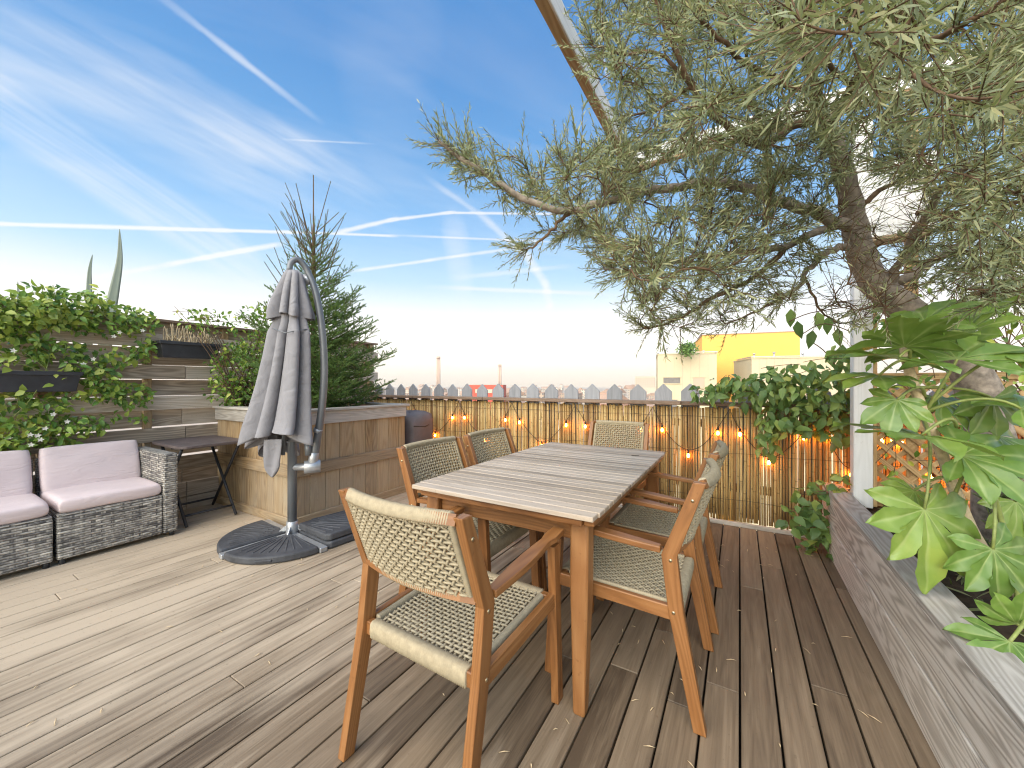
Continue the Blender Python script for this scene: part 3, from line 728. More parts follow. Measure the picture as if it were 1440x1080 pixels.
    weave(q, B2, 22, 14, .0036, .0042, under=False)
    bend = Vector((0,-.030,0))
    pt = B(0,1)[0]; wrapped(q, (-.213, pt.y-.007, pt.z+.006), (.213, pt.y-.007, pt.z+.006), .014, .019, (0,.345,.935), bend=bend)
    pt = B(0,0)[0]; wrapped(q, (-.213, pt.y-.005, pt.z-.002), (.213, pt.y-.005, pt.z-.002), .012, .018, (0,.345,.935), bend=bend)
    for s in (-1,1):
        a, b = B(.5+.5*s, .02)[0], B(.5+.5*s, .98)[0]; k = Vector((s*.008,-.006,0)); wrapped(q, a+k, b+k, .010, .012, (0,1,0))
    q.build('backrest', M['rope'], t)
    for v, dz in ((1,.006),(0,-.002)):
        pt = B(0,v)[0]; q = MB(); n = 10
        pts = [Vector((-.232+.464*i/n, pt.y-.007-.030*(1-(2*i/n-1)**2), pt.z+dz)) for i in range(n+1)]
        for i in range(n): q.beam(pts[i], pts[i+1], .018, .030, (0,.345,.935), rnd=.5, ext=.0005)
        q.build('back_rail', M['teak'], t)
    return t
proto = chair_proto()
for i, (x, y, rz, lab) in enumerate([
        (-.858, 1.085, 0, 'nearest rope chair seen from behind at the near end of the table'),
        (-1.285, 1.72, -90, 'rope chair on the planter box side of the table, the nearer of the two'),
        (-1.275, 2.285, -90, 'rope chair on the planter box side of the table, the one closer to the bamboo'),
        (-.93, 3.17, 180, 'rope chair at the far end of the table facing the camera'),
        (-.405, 1.735, 90, 'rope chair on the grey planter side with its whole seat and near arm in view'),
        (-.392, 2.375, 90, 'rope chair on the grey planter side, half hidden behind the chair nearer the camera')]):
    c = proto if i == 0 else dup(proto)
    c.location = (x, y, .001); c.rotation_euler = (0, 0, R(rz+random.uniform(-1.5,1.5))); c['label'] = lab
# ------------------------------------------------------------------ sofa of two modules
SX = -3.925
def cushion(name, c, size, lab, cat, rot=(0,0,0), e=.22, crown=.10, seed=0):
    me = bpy.data.meshes.new(name); n = 28; vs = []; fs = []
    rr = random.Random(seed); ph = [rr.uniform(0,6) for _ in range(4)]
    hx, hy, hz = [a/2 for a in size]
    for side in (1,-1):
        for j in range(n+1):
            for i in range(n+1):
                a, b = math.sin((-1+2*i/n)*PI/2), math.sin((-1+2*j/n)*PI/2)
                # rounded plan
                kx = a*(1-.03*b*b*b*b); ky = b*(1-.03*a*a*a*a)
                ed = max(0, (1-abs(a)**18))**.28*max(0, (1-abs(b)**18))**.28
                cr = (1-a*a)*(1-b*b)
                z = hz*(ed*(1-crown)+crown*cr)*side+.003*math.sin(5*a+ph[0])*math.sin(4*b+ph[1])*ed
                vs.append((hx*kx, hy*ky, z))
    m = (n+1)*(n+1)
    for j in range(n):
        for i in range(n):
            p = j*(n+1)+i; f = (p,p+1,p+n+2,p+n+1); fs.append(f); fs.append(tuple(m+q for q in reversed(f)))
    rim = [i for i in range(n)]+[(n+1)*j+n for j in range(n)]+[m-1-i for i in range(n)]+[(n+1)*(n-j) for j in range(n)]
    me.from_pydata(vs, [], fs); o = finish(name, me, M['cushion'], None, True)
    mg = o.modifiers.new('weld', 'WELD'); mg.merge_threshold = .0005
    o.location = c; o.rotation_euler = rot
    return tag(o, lab, cat, 'pale sofa cushions')
def wbox(name, t, c, size, bevel=.012):
    q = MB(); c = Vector(c); hx, hy, hz = [a/2 for a in size]
    # uv in true metres with v upward so the strands run level
    def quad(pts, uvs): q.add(pts, [(0,1,2,3)], [uvs])
    x0,x1,y0,y1,z0,z1 = c.x-hx,c.x+hx,c.y-hy,c.y+hy,c.z-hz,c.z+hz
    V = [(x0,y0,z0),(x1,y0,z0),(x1,y1,z0),(x0,y1,z0),(x0,y0,z1),(x1,y0,z1),(x1,y1,z1),(x0,y1,z1)]
    fs = [(3,2,1,0),(4,5,6,7),(0,1,5,4),(1,2,6,5),(2,3,7,6),(3,0,4,7)]
    uvs = [[(V[i][0],V[i][1]) for i in fs[0]], [(V[i][1],V[i][0]) for i in fs[1]], [(V[i][0],V[i][2]) for i in fs[2]], [(V[i][1],V[i][2]) for i in fs[3]], [(V[i][0],V[i][2]) for i in fs[4]], [(V[i][1],V[i][2]) for i in fs[5]]]
    q.add(V, fs, uvs); return q.build(name, M['wicker'], t, bevel=bevel, seg=2)
def sofa_module(y0, y1, arm, lab):
    t = thing('wicker_sofa', ((SX-.33), (y0+y1)/2, 0), lab, 'sofa', 'modules of the grey wicker sofa')
    wbox('base', t, (SX-.33, (y0+y1)/2-(.045 if arm else 0), .18), (.66, y1-y0-.006-(.09 if arm else 0), .29))
    wbox('seat_edge', t, (SX-.33, (y0+y1)/2-(.045 if arm else 0), .333), (.652, y1-y0-.014-(.09 if arm else 0), .014), .004)
    wbox('back_panel', t, (SX-.63, (y0+y1)/2, .50), (.07, y1-y0-.006, .32))
    if arm: wbox('armrest', t, (SX-.325, y1-.046, .348), (.67, .088, .63))
    for y in (y0+.03, y1-.03):
        for x in (SX-.03, SX-.6):
            l = MB(); l.tube([(x,y,0),(x,y,.05)], .016, 8); l.build('foot', M['black_plastic'], t)
sofa_module(.655, 1.30, True, 'grey wicker sofa module with the tall woven armrest beside the dark folding table')
sofa_module(-.01, .645, False, 'armless module of the grey wicker sofa at the left edge of the photo')
cushion('seat_cushion', (SX-.305, .935, .388), (.60, .548, .112), 'pale pink seat cushion on the sofa module with the armrest', 'cushion', seed=1)
cushion('seat_cushion', (SX-.305, .325, .388), (.60, .62, .112), 'pale pink seat cushion at the left edge of the photo, on the armless sofa module', 'cushion', seed=2)
cushion('back_cushion', (SX-.535, .935, .565), (.36, .548, .13), 'pale pink back cushion leaning beside the woven armrest', 'cushion', rot=(0,R(74),0), crown=.2, seed=3)
cushion('back_cushion', (SX-.535, .325, .565), (.36, .60, .13), 'pale pink back cushion cut off by the left edge of the photo', 'cushion', rot=(0,R(74),0), crown=.2, seed=4)
# ------------------------------------------------------------------ folding table in the corner
t = thing('folding_table', (-4.27, 1.58, 0), 'small dark folding table in the corner between the sofa arm and the planter box', 'side table')
q = MB(); n = 28
outl = []
for k in range(n):
    a = 2*PI*k/n; ca, sa = math.cos(a), math.sin(a)
    outl.append((-4.29+.345*math.copysign(abs(ca)**.25,ca), 1.575+.255*math.copysign(abs(sa)**.25,sa)))
q.prism(outl, .675, .70); q.build('tabletop', M['dark_table'], t, bevel=.006, seg=2)
for s in (-1,1):
    y = 1.575+s*.215
    q = MB(); q.tube([(-4.56,y,.012),(-4.03,y,.665)], .0125, 8); q.build('leg', M['black_plastic'], t)
    q = MB(); q.tube([(-4.02,y-s*.03,.012),(-4.55,y-s*.03,.665)], .0125, 8); q.build('leg', M['black_plastic'], t)
for x, z, e in ((-4.08,.09,.185),(-4.50,.09,.215),(-4.29,.655,.2)):
    q = MB(); q.tube([(x,1.575-e,z),(x,1.575+e,z)], .010, 8); q.build('crossbar', M['black_plastic'], t)
# ------------------------------------------------------------------ black troughs hung on the fence
def trough(y0, y1, zt, h, depth, lab, seed):
    x0 = FX+.013; c = (y0+y1)/2
    t = thing('window_box', (x0+depth/2, c, zt-h), lab, 'planter trough', 'dark troughs hung on the slat fence')
    q = MB(); i_ = .02
    rings = []
    for (z, k) in ((zt-h, .025), (zt-.03, .004), (zt-.03, -.008), (zt, -.008), (zt, .008), (zt-.045, .012)):
        rings.append([(x0+k*.6, y0+k, z), (x0+depth-k, y0+k, z), (x0+depth-k, y1-k, z), (x0+k*.6, y1-k, z)])
    q.loft(rings, cap0=True, cap1=False, smooth=False)
    q.build('trough', M['black_plastic'], t, bevel=.003)
    q = MB(); q.box((x0+depth/2, c, zt-.05), (depth-.03, y1-y0-.03, .02)); q.build('soil', M['soil'], t)
    for y in (y0+.12, y1-.12):
        q = MB(); q.beam((x0-.003, y, zt-.06), (x0-.003, y, zt+.02), .02, .004, (1,0,0)); q.build('hook', M['black_plastic'], t)
p0 = at_x(222, 490, FX+.12); p1 = at_x(306, 490, FX+.12)
trough(p0.y, p1.y, at_x(262,481,FX+.17).z, .15, .17, 'dark trough of dried stems hung high on the fence beside the top rail', 1)
T1 = (p0.y, p1.y, at_x(262,481,FX+.17).z)
p0 = at_x(-60, 535, FX+.12); p1 = at_x(112, 535, FX+.12)
trough(p0.y, p1.y, at_x(60,522,FX+.17).z, .155, .17, 'long dark trough among the vines low on the fence above the sofa', 2)
T2 = (p0.y, p1.y, at_x(60,522,FX+.17).z)
t = thing('dried_plant', (FX+.1, (T1[0]+T1[1])/2, T1[2]-.05), 'dry straw coloured plant stumps standing in the upper dark trough', 'plant')
q = MB()
for k in range(64):
    y = random.uniform(T1[0]+.05, T1[1]-.05); x = FX+random.uniform(.05,.15); h = random.uniform(.08,.21)
    p = Vector((x,y,T1[2]-.05)); e = p+Vector((random.uniform(-.04,.05),random.uniform(-.06,.06),h)); m = (p+e)/2+Vector((random.uniform(-.02,.02),random.uniform(-.03,.03),0))
    q.tube(bez(p,m,e,5), [.0065,.006,.0055,.005,.0045,.003], 5)
q.build('stems', M['dry'], t)
# ------------------------------------------------------------------ cantilever umbrella
UB = W(411, 745, 3.06); UX, UY = UB.x, UB.y
def umbrella():
    t = thing('cantilever_umbrella', (UX, UY, 0), 'closed grey cantilever umbrella hanging from its curved side arm', 'umbrella')
    q = MB()
    for a in (R(-5), R(85)):
        dx, dy = math.cos(a), math.sin(a); q.beam((UX-dx*.48,UY-dy*.48,.02),(UX+dx*.48,UY+dy*.48,.02), .055, .036 if a < 0 else .034)
    q.build('cross_base', M['light_metal'], t, bevel=.004)
    q = MB(); q.tube([(UX,UY,.03),(UX,UY,1.30)], .034, 20); q.build('pole', M['grey_metal'], t)
    q = MB(); q.tube([(UX,UY,.035),(UX,UY,.13)], [.046,.041], 16)
    for k in range(4):
        a = R(40+90*k); q.beam((UX+.03*math.cos(a),UY+.03*math.sin(a),.09),(UX+.09*math.cos(a),UY+.09*math.sin(a),.04), .012, .03)
    q.build('foot_bracket', M['light_metal'], t, bevel=.002)
    Y = 3.05
    arm = smoothpath([W(440,652,Y), W(446,618,Y), W(453,570,Y), W(456,520,Y), W(453,465,Y), W(445,415,Y), W(434,385,Y), W(426,371,Y-.02), W(417,365,Y-.05), W(409,370,Y-.08), W(407,380,Y-.09)], 5)
    n = len(arm); q = MB(); q.tube(arm, [.030-.009*(i/n) for i in range(n)], 12); q.build('arm', M['grey_metal'], t)
    q = MB(); q.tube([W(448,603,Y), W(446,608,Y)], .033, 14); q.tube([W(428,388,Y),W(435,398,Y)], .027, 12); q.build('collar', M['light_metal'], t)
    q = MB(); c = W(439,656,Y)
    q.tube([c+Vector((-.03,-.05,0)), c+Vector((.03,.05,0))], [.05,.05], 18); q.tube([c, Vector((UX,UY,c.z-.01))], .028, 10); q.tube([c+Vector((0,0,.0)), W(442,636,Y)], .036, 12)
    q.build('hinge', M['light_metal'], t, bevel=.003)
    q = MB(); q.tube([W(434,640,Y-.03), W(432,598,Y-.03), W(428,520,Y-.02), W(424,400,Y-.02)], .015, 10); q.tube([W(434,640,Y-.03), W(433,622,Y-.03)], .026, 12); q.build('strut', M['grey_metal'], t)
    q = MB(); q.tube([W(409,378,Y-.08), W(404,520,Y-.10), W(398,640,Y-.12)], .014, 10); q.build('canopy_stick', M['grey_metal'], t)
    # folded cloth: pleated cross-sections hung down the stick
    def cloth(levels, nl, seed, sag, close=True, name='canopy', ph0=0):
        rr = random.Random(seed); NA = nl*18
        jit = [rr.uniform(-.6,.6) for _ in range(nl)]; amp = [rr.uniform(.72,1.22) for _ in range(nl)]
        drop = [rr.uniform(0,1) for _ in range(nl)]
        rings = []; L = len(levels)
        # finer levels
        fine = []
        for i in range(L-1):
            for k in range(7):
                f = k/7; f2 = f*f*(3-2*f)*.35+f*.65; fine.append(tuple(levels[i][j]+(levels[i+1][j]-levels[i][j])*f2 for j in range(5)))
        fine.append(levels[-1]); nf = len(fine)
        for i, (py, pl, pr, depth, wob) in enumerate(fine):
            cx = (pl+pr)/2; c = W(cx, py, Y-.09); rx = (pr-pl)/2/F*(Y-.09); ring = []
            for a in range(NA):
                th = 2*PI*a/NA; lf = nl*a/NA; li = int(lf) % nl; fr = lf-int(lf)
                # pleat: sharp outer folds, deep valleys
                tw = wob*.5*math.sin(3*i/nf+jit[li]*4)
                s = abs(math.sin(PI*(fr)))**.75
                k = (1-wob)+wob*amp[li]*(.38+.78*s)
                ang = th+jit[li]*.25*wob*math.sin(PI*fr)+ph0+.10*math.sin(i*.5/ nl)
                x = rx*k*math.cos(ang); y = depth*k*math.sin(ang)
                z = -(i/nf)**6*sag*(drop[li]*s)-.075*sag/.2*(i/nf)**3*math.sin(ang)+(.012*math.sin(9*i/nf+li*2.1)*wob)
                v = c+Vector((CT,ST,0))*x+Vector((-ST,CT,0))*y+Vector((0,0,z)); ring.append(v)
            rings.append(ring)
        q = MB(); q.loft(rings, smooth=True); return q
    q = cloth([(381,404,419,.03,.15),(386,400,424,.05,.3),(404,392,427,.075,.6),(424,385,430,.10,.85),(441,379,433,.115,1.0),(446,380,433,.115,1.0)], 8, 5, .05, ph0=.3)
    o = q.build('vent_flap', M['umbrella'], t); sm = o.modifiers.new('thick','SOLIDIFY'); sm.thickness = .004
    q = cloth([(432,393,424,.06,.4),(452,388,429,.08,.7),(470,378,432,.10,.85),(500,372,432,.115,.9),(540,362,431,.125,1.0),(575,352,431,.14,1.0),(602,343,432,.155,1.0),(616,339,434,.17,1.0)], 8, 11, .15, ph0=1.0)
    o = q.build('canopy', M['umbrella'], t); sm = o.modifiers.new('thick','SOLIDIFY'); sm.thickness = .004
    # the corner of cloth that hangs lowest
    q = MB(); rings = []
    for k in range(9):
        f = k/8; c = W(384-1*f, 618+54*f, Y-.17+.03*f); w = (.085-.03*f**2) if f < .85 else .045*(1-f)/.15+.006
        rings.append([c+Vector((CT,ST,0))*(w*u)+Vector((-ST,CT,0))*(.018*math.sin(u*4+f*3)+.014*v) for u, v in ((-1,0),(-.5,1),(0,.5),(.5,1),(1,0),(.5,-1),(0,-.5),(-.5,-1))])
    q.loft(rings, cap1=True); o = q.build('hanging_corner', M['umbrella'], t, smooth=True)
    s2 = o.modifiers.new('sub','SUBSURF'); s2.levels = s2.render_levels = 1
    q = MB(); q.tube([W(384,462,Y-.18), W(400,468,Y-.24), W(432,463,Y-.12)], .004, 6); q.build('tie_strap', M['grey_metal'], t)
umbrella()
def weight(a0, shape, lab, z0=.042, r=.47, dz=.052):
    c, s_ = math.cos(a0), math.sin(a0); o = thing('umbrella_weight', (UX+.25*math.cos(a0+PI/4), UY+.25*math.sin(a0+PI/4), z0), lab, 'base weight', 'slabs weighing down the umbrella base')
    pts = []
    g = .032
    if shape == 'round':
        pts = [(g,g)]+[(g+(r-g)*math.cos(q), g+(r-g)*math.sin(q)) for q in [PI/2*k/16 for k in range(17)]]
        pts = [(p[0], p[1]) for p in pts]
    else:
        pts = [(g,g),(r-.03,g),(r,g+.03),(r,r-.09),(r-.09,r),(g,r)]
    Mz = Matrix.Translation((UX,UY,0)) @ Matrix.Rotation(a0, 4, 'Z')
    q = MB(); q.prism(pts, z0-.040, z0-.040+dz, Mz); q.build('slab', M['slab'], o, bevel=.012, seg=2)
    q = MB()
    cx = sum(p[0] for p in pts)/len(pts)
    for k in range(11):
        a = PI/2*(k+.5)/11; r0, r1 = .10+.05*(k%2), r*.86
        if shape != 'round': r1 = min(r*.88/max(math.cos(a),math.sin(a)), r*1.08)
        p0 = Mz @ Vector((g+r0*math.cos(a), g+r0*math.sin(a), z0-.040+dz+.001)); p1 = Mz @ Vector((g+(r1-g)*math.cos(a), g+(r1-g)*math.sin(a), z0-.040+dz+.001)); q.beam(p0, p1, .010, .006)
    q.build('top_ribs', M['slab'], o, bevel=.002)
    q = MB(); a = PI/4 if shape != 'round' else PI/4
    e = Mz @ Vector((g+(r-g-.006)*math.cos(a)*(1 if shape == 'round' else 1.28), g+(r-g-.006)*math.sin(a)*(1 if shape == 'round' else 1.28), z0-.040+dz*.45))
    tx = Mz.to_3x3() @ Vector((-math.sin(a), math.cos(a), 0)); q.beam(e-tx*.05, e+tx*.05, .022, .016); q.build('handle', M['black_plastic'], o, bevel=.003)
weight(R(-95), 'round', 'dark rounded base slab nearest the camera at the foot of the umbrella')
weight(R(-185), 'round', 'dark rounded base slab on the sofa side of the umbrella foot')
weight(R(-5), 'square', 'lower of the two dark square slabs stacked against the planter box')
weight(R(-5), 'square', 'upper of the two dark square slabs stacked against the planter box', z0=.0985, r=.46)
# ------------------------------------------------------------------ covered grill
t = thing('covered_grill', (-3.62, 3.49, 0), 'grey cloth cover over a grill in the corner behind the planter box', 'grill')
q = MB(); rings = []
for (z, hx, hy) in ((.02,.30,.22),(.35,.305,.225),(.62,.315,.235),(.76,.318,.24),(.83,.30,.215),(.865,.24,.14),(.875,.10,.05)):
    ring = []
    for k in range(40):
        a = 2*PI*k/40; ca, sa = math.cos(a), math.sin(a); w = 1+.018*math.sin(7*a+z*9)+.012*math.sin(13*a-z*5)
        ring.append((-3.62+hx*w*math.copysign(abs(ca)**.5,ca), 3.49+hy*w*math.copysign(abs(sa)**.5,sa), z+.02*math.sin(3*a)*(z>.5)))
    rings.append(ring)
q.loft(rings, cap1=True); q.build('cover', M['grill_cover'], t, smooth=True)
q = MB(); q.tube([(-3.318,3.32,.72),(-3.30,3.49,.70),(-3.318,3.64,.74)], .006, 6); q.build('tie_strap', M['cable'], t)
# ------------------------------------------------------------------ litter on the boards
q = MB()
for k in range(150):
    if k < 105: x, y = random.uniform(-.75,.5), random.uniform(.45,3.5)
    else: x, y = random.uniform(-3.4,-.9), random.uniform(.2,2.2)
    a = random.uniform(0,6.28); l = random.uniform(.006,.022); c = Vector((x,y,.004)); dr = Vector((math.cos(a),math.sin(a),0))
    q.tube([c-dr*l, c+Vector((0,0,.004)), c+dr*l+Vector((0,0,random.uniform(0,.004)))], [.0008,.0026,.0008], 5, flat=.5)
o = q.build('leaf_litter', M['litter'], None); tag(o, 'small dry leaf scraps scattered over the deck boards', 'leaf litter', kind='stuff')
# ------------------------------------------------------------------ the big silver-leaved tree in the right planter
def inside(px, py, poly):
    c = False; n = len(poly); j = n-1
    for i in range(n):
        xi, yi = poly[i]; xj, yj = poly[j]
        if (yi > py) != (yj > py) and px < (xj-xi)*(py-yi)/(yj-yi)+xi: c = not c
        j = i
    return c
def crown_depth(px, py):
    return 1.85-1.02*math.exp(-(((px-1230)/190)**2+((py-30)/150)**2))-.35*math.exp(-(((px-1430)/110)**2+((py-250)/160)**2))
def big_tree():
    base = W(1416, 793, 1.75)
    t = thing('silver_leaved_tree', (base.x, base.y, .36), 'large leaning tree with silver green needle-like leaves spreading over the right of the deck', 'tree')
    T = smoothpath([W(1420,810,1.74), W(1408,740,1.76), W(1396,640,1.8), W(1378,555,1.86), W(1345,492,1.9), W(1300,453,1.94), W(1256,422,1.97), W(1224,388,2.0), W(1208,345,2.0), W(1200,305,1.98), W(1192,265,1.93), W(1178,215,1.85), W(1160,165,1.75)], 4)
    n = len(T)
    def trad(i):
        f = i/n; return .082*(1-f)**.5*.9+.014+.004*math.sin(i*1.7)
    q = MB(); q.tube(T, [trad(i) for i in range(n)], 14); q.build('trunk', M['bark'], t)
    limbs = [
        ([(1196,318,1.98),(1150,300,1.95),(1100,285,1.92),(1050,265,1.9),(1000,256,1.88),(930,266,1.84),(880,275,1.8),(800,298,1.77),(734,277,1.75),(690,249,1.74),(650,222,1.73),(618,199,1.72)], .030),
        ([(803,297,1.77),(780,318,1.78),(752,345,1.8),(737,352,1.8)], .010),
        ([(1206,345,2.0),(1172,350,2.0),(1148,368,1.98),(1120,402,1.95),(1095,425,1.94)], .022),
        ([(1194,310,1.98),(1150,325,1.98),(1110,345,1.96),(1050,355,1.92),(980,362,1.9),(900,380,1.88),(850,378,1.86)], .022),
        ([(1110,345,1.96),(1060,390,1.95),(1000,420,1.93),(950,450,1.92),(905,462,1.9)], .014),
        ([(1262,398,1.97),(1300,375,1.92),(1350,345,1.85),(1400,318,1.78),(1460,292,1.7)], .026),
        ([(1206,292,1.98),(1232,272,1.95),(1262,255,1.9),(1300,246,1.85)], .016), ([(1262,255,1.9),(1272,235,1.86),(1276,205,1.8),(1281,150,1.7),(1286,90,1.6)], .012),
        ([(1248,415,1.97),(1262,380,1.9),(1300,310,1.7),(1335,255,1.5),(1385,222,1.35),(1460,186,1.2)], .022),
        ([(1160,165,1.75),(1120,175,1.72),(1070,205,1.72),(1010,165,1.7),(979,130,1.68),(944,58,1.62),(925,10,1.58),(915,-40,1.55)], .020),
        ([(1020,192,1.72),(960,208,1.74),(905,238,1.76),(860,245,1.76)], .011), ([(979,134,1.68),(935,80,1.68),(880,75,1.68),(830,62,1.68)], .010),
        ([(973,120,1.68),(930,150,1.7),(880,165,1.7)], .009),
        ([(1160,165,1.75),(1140,100,1.5),(1110,40,1.25),(1070,-30,1.05)], .018),
        ([(1165,180,1.78),(1200,120,1.45),(1235,70,1.15),(1265,10,.95),(1290,-50,.85)], .018),
        ([(1150,140,1.65),(1090,110,1.4),(1030,75,1.25),(985,20,1.15)], .013),
        ([(1200,120,1.45),(1150,70,1.15),(1130,10,.95)], .010), ([(1235,80,1.2),(1300,60,1.05),(1360,30,.95),(1430,-10,.9)], .012),
        ([(1290,300,1.72),(1340,300,1.6),(1400,270,1.45),(1470,255,1.35)], .012),
        ([(1345,350,1.86),(1390,365,1.8),(1450,372,1.75)], .012), ([(1330,440,1.9),(1380,410,1.88),(1450,395,1.8)], .016),
        ([(1130,385,1.96),(1150,430,1.97),(1180,455,1.98)], .008), ([(1095,420,1.94),(1060,440,1.93),(1020,455,1.92)], .008),
    ]
    nodes = []; q = MB()
    for pts, r in limbs:
        P = smoothpath([W(*p) for p in pts], 5); m = len(P)
        P = [p+Vector((random.gauss(0,.004),random.gauss(0,.004),random.gauss(0,.004))) if 0 < i < m-1 else p for i, p in enumerate(P)]
        l = MB(); l.tube(P, [r*(1-.72*i/m) for i in range(m)], 8); o = l.build('branch', M['bark'] if r > .02 else M['twig'], t)
        for i, p in enumerate(P):
            if i > 2: nodes.append((p, (P[min(i+1,m-1)]-P[i-1]).normalized(), i/m))
    limb_nodes = list(nodes)
    poly = [(828,-60),(835,60),(845,120),(875,150),(850,195),(780,212),(735,232),(690,222),(655,208),(640,208),(645,228),(660,240),(700,275),(770,300),(755,335),(765,345),(810,340),(820,360),(850,372),(880,398),(905,425),(930,440),(925,455),(960,462),(1000,446),(1050,432),(1085,418),(1110,440),(1140,450),(1195,440),(1230,450),(1300,415),(1360,430),(1470,425),(1470,-60)]
    holes = [(1030,95,26,30),(1340,215,34,16),(1410,180,30,20),(1250,280,42,45),(1160,390,32,26),(1430,30,26,18),(868,140,22,20)]
    anchors = []
    k = 0
    while len(anchors) < 700 and k < 20000:
        k += 1; px, py = random.uniform(600,1470), random.uniform(-60,490)
        if not inside(px, py, poly): continue
        if any(((px-a)/c)**2+((py-b)/d_)**2 < 1 for a, b, c, d_ in holes): continue
        Y = crown_depth(px, py)
        # equal density in real space: keep fewer where the crown is near
        if random.random() > min(1, (Y/1.5)**2): continue
        thick = .10 if px < 760 else .26
        Y = max(.62, Y+random.gauss(0, thick)); anchors.append((px, py, Y, W(px,py,Y)))
    def near(p):
        return min(nodes, key=lambda n_: (n_[0]-p).length_squared)
    anchors.sort(key=lambda a: min((n_[0]-a[3]).length_squared for n_ in limb_nodes))
    subs = MB(); tw = []
    for (px, py, Y, p) in anchors:
        nd = near(p); L = (nd[0]-p).length
        if L < .03 or L > .75: continue
        mid = nd[0]+nd[1]*L*.45+(p-nd[0])*.25+Vector((0,0,.02))
        m = max(3, int(L/.035)); P = bez(nd[0], mid, p, m)
        r0 = .0022+.006*L; subs.tube(P, [r0*(1-.7*i/m)+.0006 for i in range(m+1)], 5, caps=False)
        for i in range(1, m+1):
            dr = (P[i]-P[i-1]).normalized(); nodes.append((P[i], dr, 1)); tw.append((P[i], dr))
        tw.append((P[-1], (P[-1]-P[-2]).normalized()))
    for p, dr, f in limb_nodes:
        if f > .45: tw.append((p, dr))
        if f > .8: tw.append((p, dr))
    o = subs.build('small_branches', M['twig'], t); o['kind'] = 'stuff'
    B = []; D = []; N = []; L_ = []
    tb = MB()
    for (p, dr) in tw:
        for rep in range(2 if random.random() < .85 else 1):
            a = Vector(rv(1)[0]); a = (a-dr*a.dot(dr)).normalized()
            d0 = (dr*random.uniform(.35,1.0)+a*random.uniform(.4,.9)+Vector((0,0,.16))).normalized()
            L = random.uniform(.07,.19); m = int(L/.0062)
            cur = a.cross(d0)*random.uniform(-.25,.25)+Vector((0,0,random.uniform(-.05,.2)))
            P = [p+d0*(L*i/m)+cur*(L*(i/m)**2) for i in range(m+1)]
            tb.tube([P[0],P[m//2],P[m]], [.0018,.0013,.0007], 3, caps=False)
            az = random.uniform(0,6.28); ref = a; rf2 = d0.cross(ref).normalized(); ll = random.uniform(.028,.044)
            for i in range(1, m+1):
                az += 2.4+random.uniform(-.3,.3); f = i/m
                out = ref*math.cos(az)+rf2*math.sin(az); k = .75+.55*f
                dd = d0*k+out*random.uniform(.65,1.0)+Vector((0,0,.08)); B.append(P[i]); D.append(dd); N.append(d0*.9-out*.5); L_.append(ll*random.uniform(.7,1.15)*(1-.25*f))
    o = tb.build('twigs', M['twig'], t); o['kind'] = 'stuff'
    B = np.array([tuple(b) for b in B]); D = np.array([tuple(b) for b in D]); N = np.array([tuple(b) for b in N]); L_ = np.array(L_)
    rel = B-np.array([0,0,H]); xc = rel[:,0]*CT+rel[:,1]*ST; yc = -rel[:,0]*ST+rel[:,1]*CT
    PX_ = CX+F*xc/yc; PY_ = CY-F*rel[:,2]/yc
    clear = [(1172,262),(1215,240),(1240,270),(1300,255),(1306,335),(1262,352),(1335,450),(1290,475),(1200,440),(1140,440),(1128,415),(1180,365)]
    keep = np.array([not (inside(a, b, clear) and RNG.random() < .86) for a, b in zip(PX_, PY_)])
    B, D, N, L_ = B[keep], D[keep], N[keep], L_[keep]
    print('crown leaves', len(B), 'twigs', len(tw))
    leaves('crown', M['buckthorn'], t, B, D, N, L_, L_*RNG.uniform(.12,.165,len(B)), T_LIN)
big_tree()
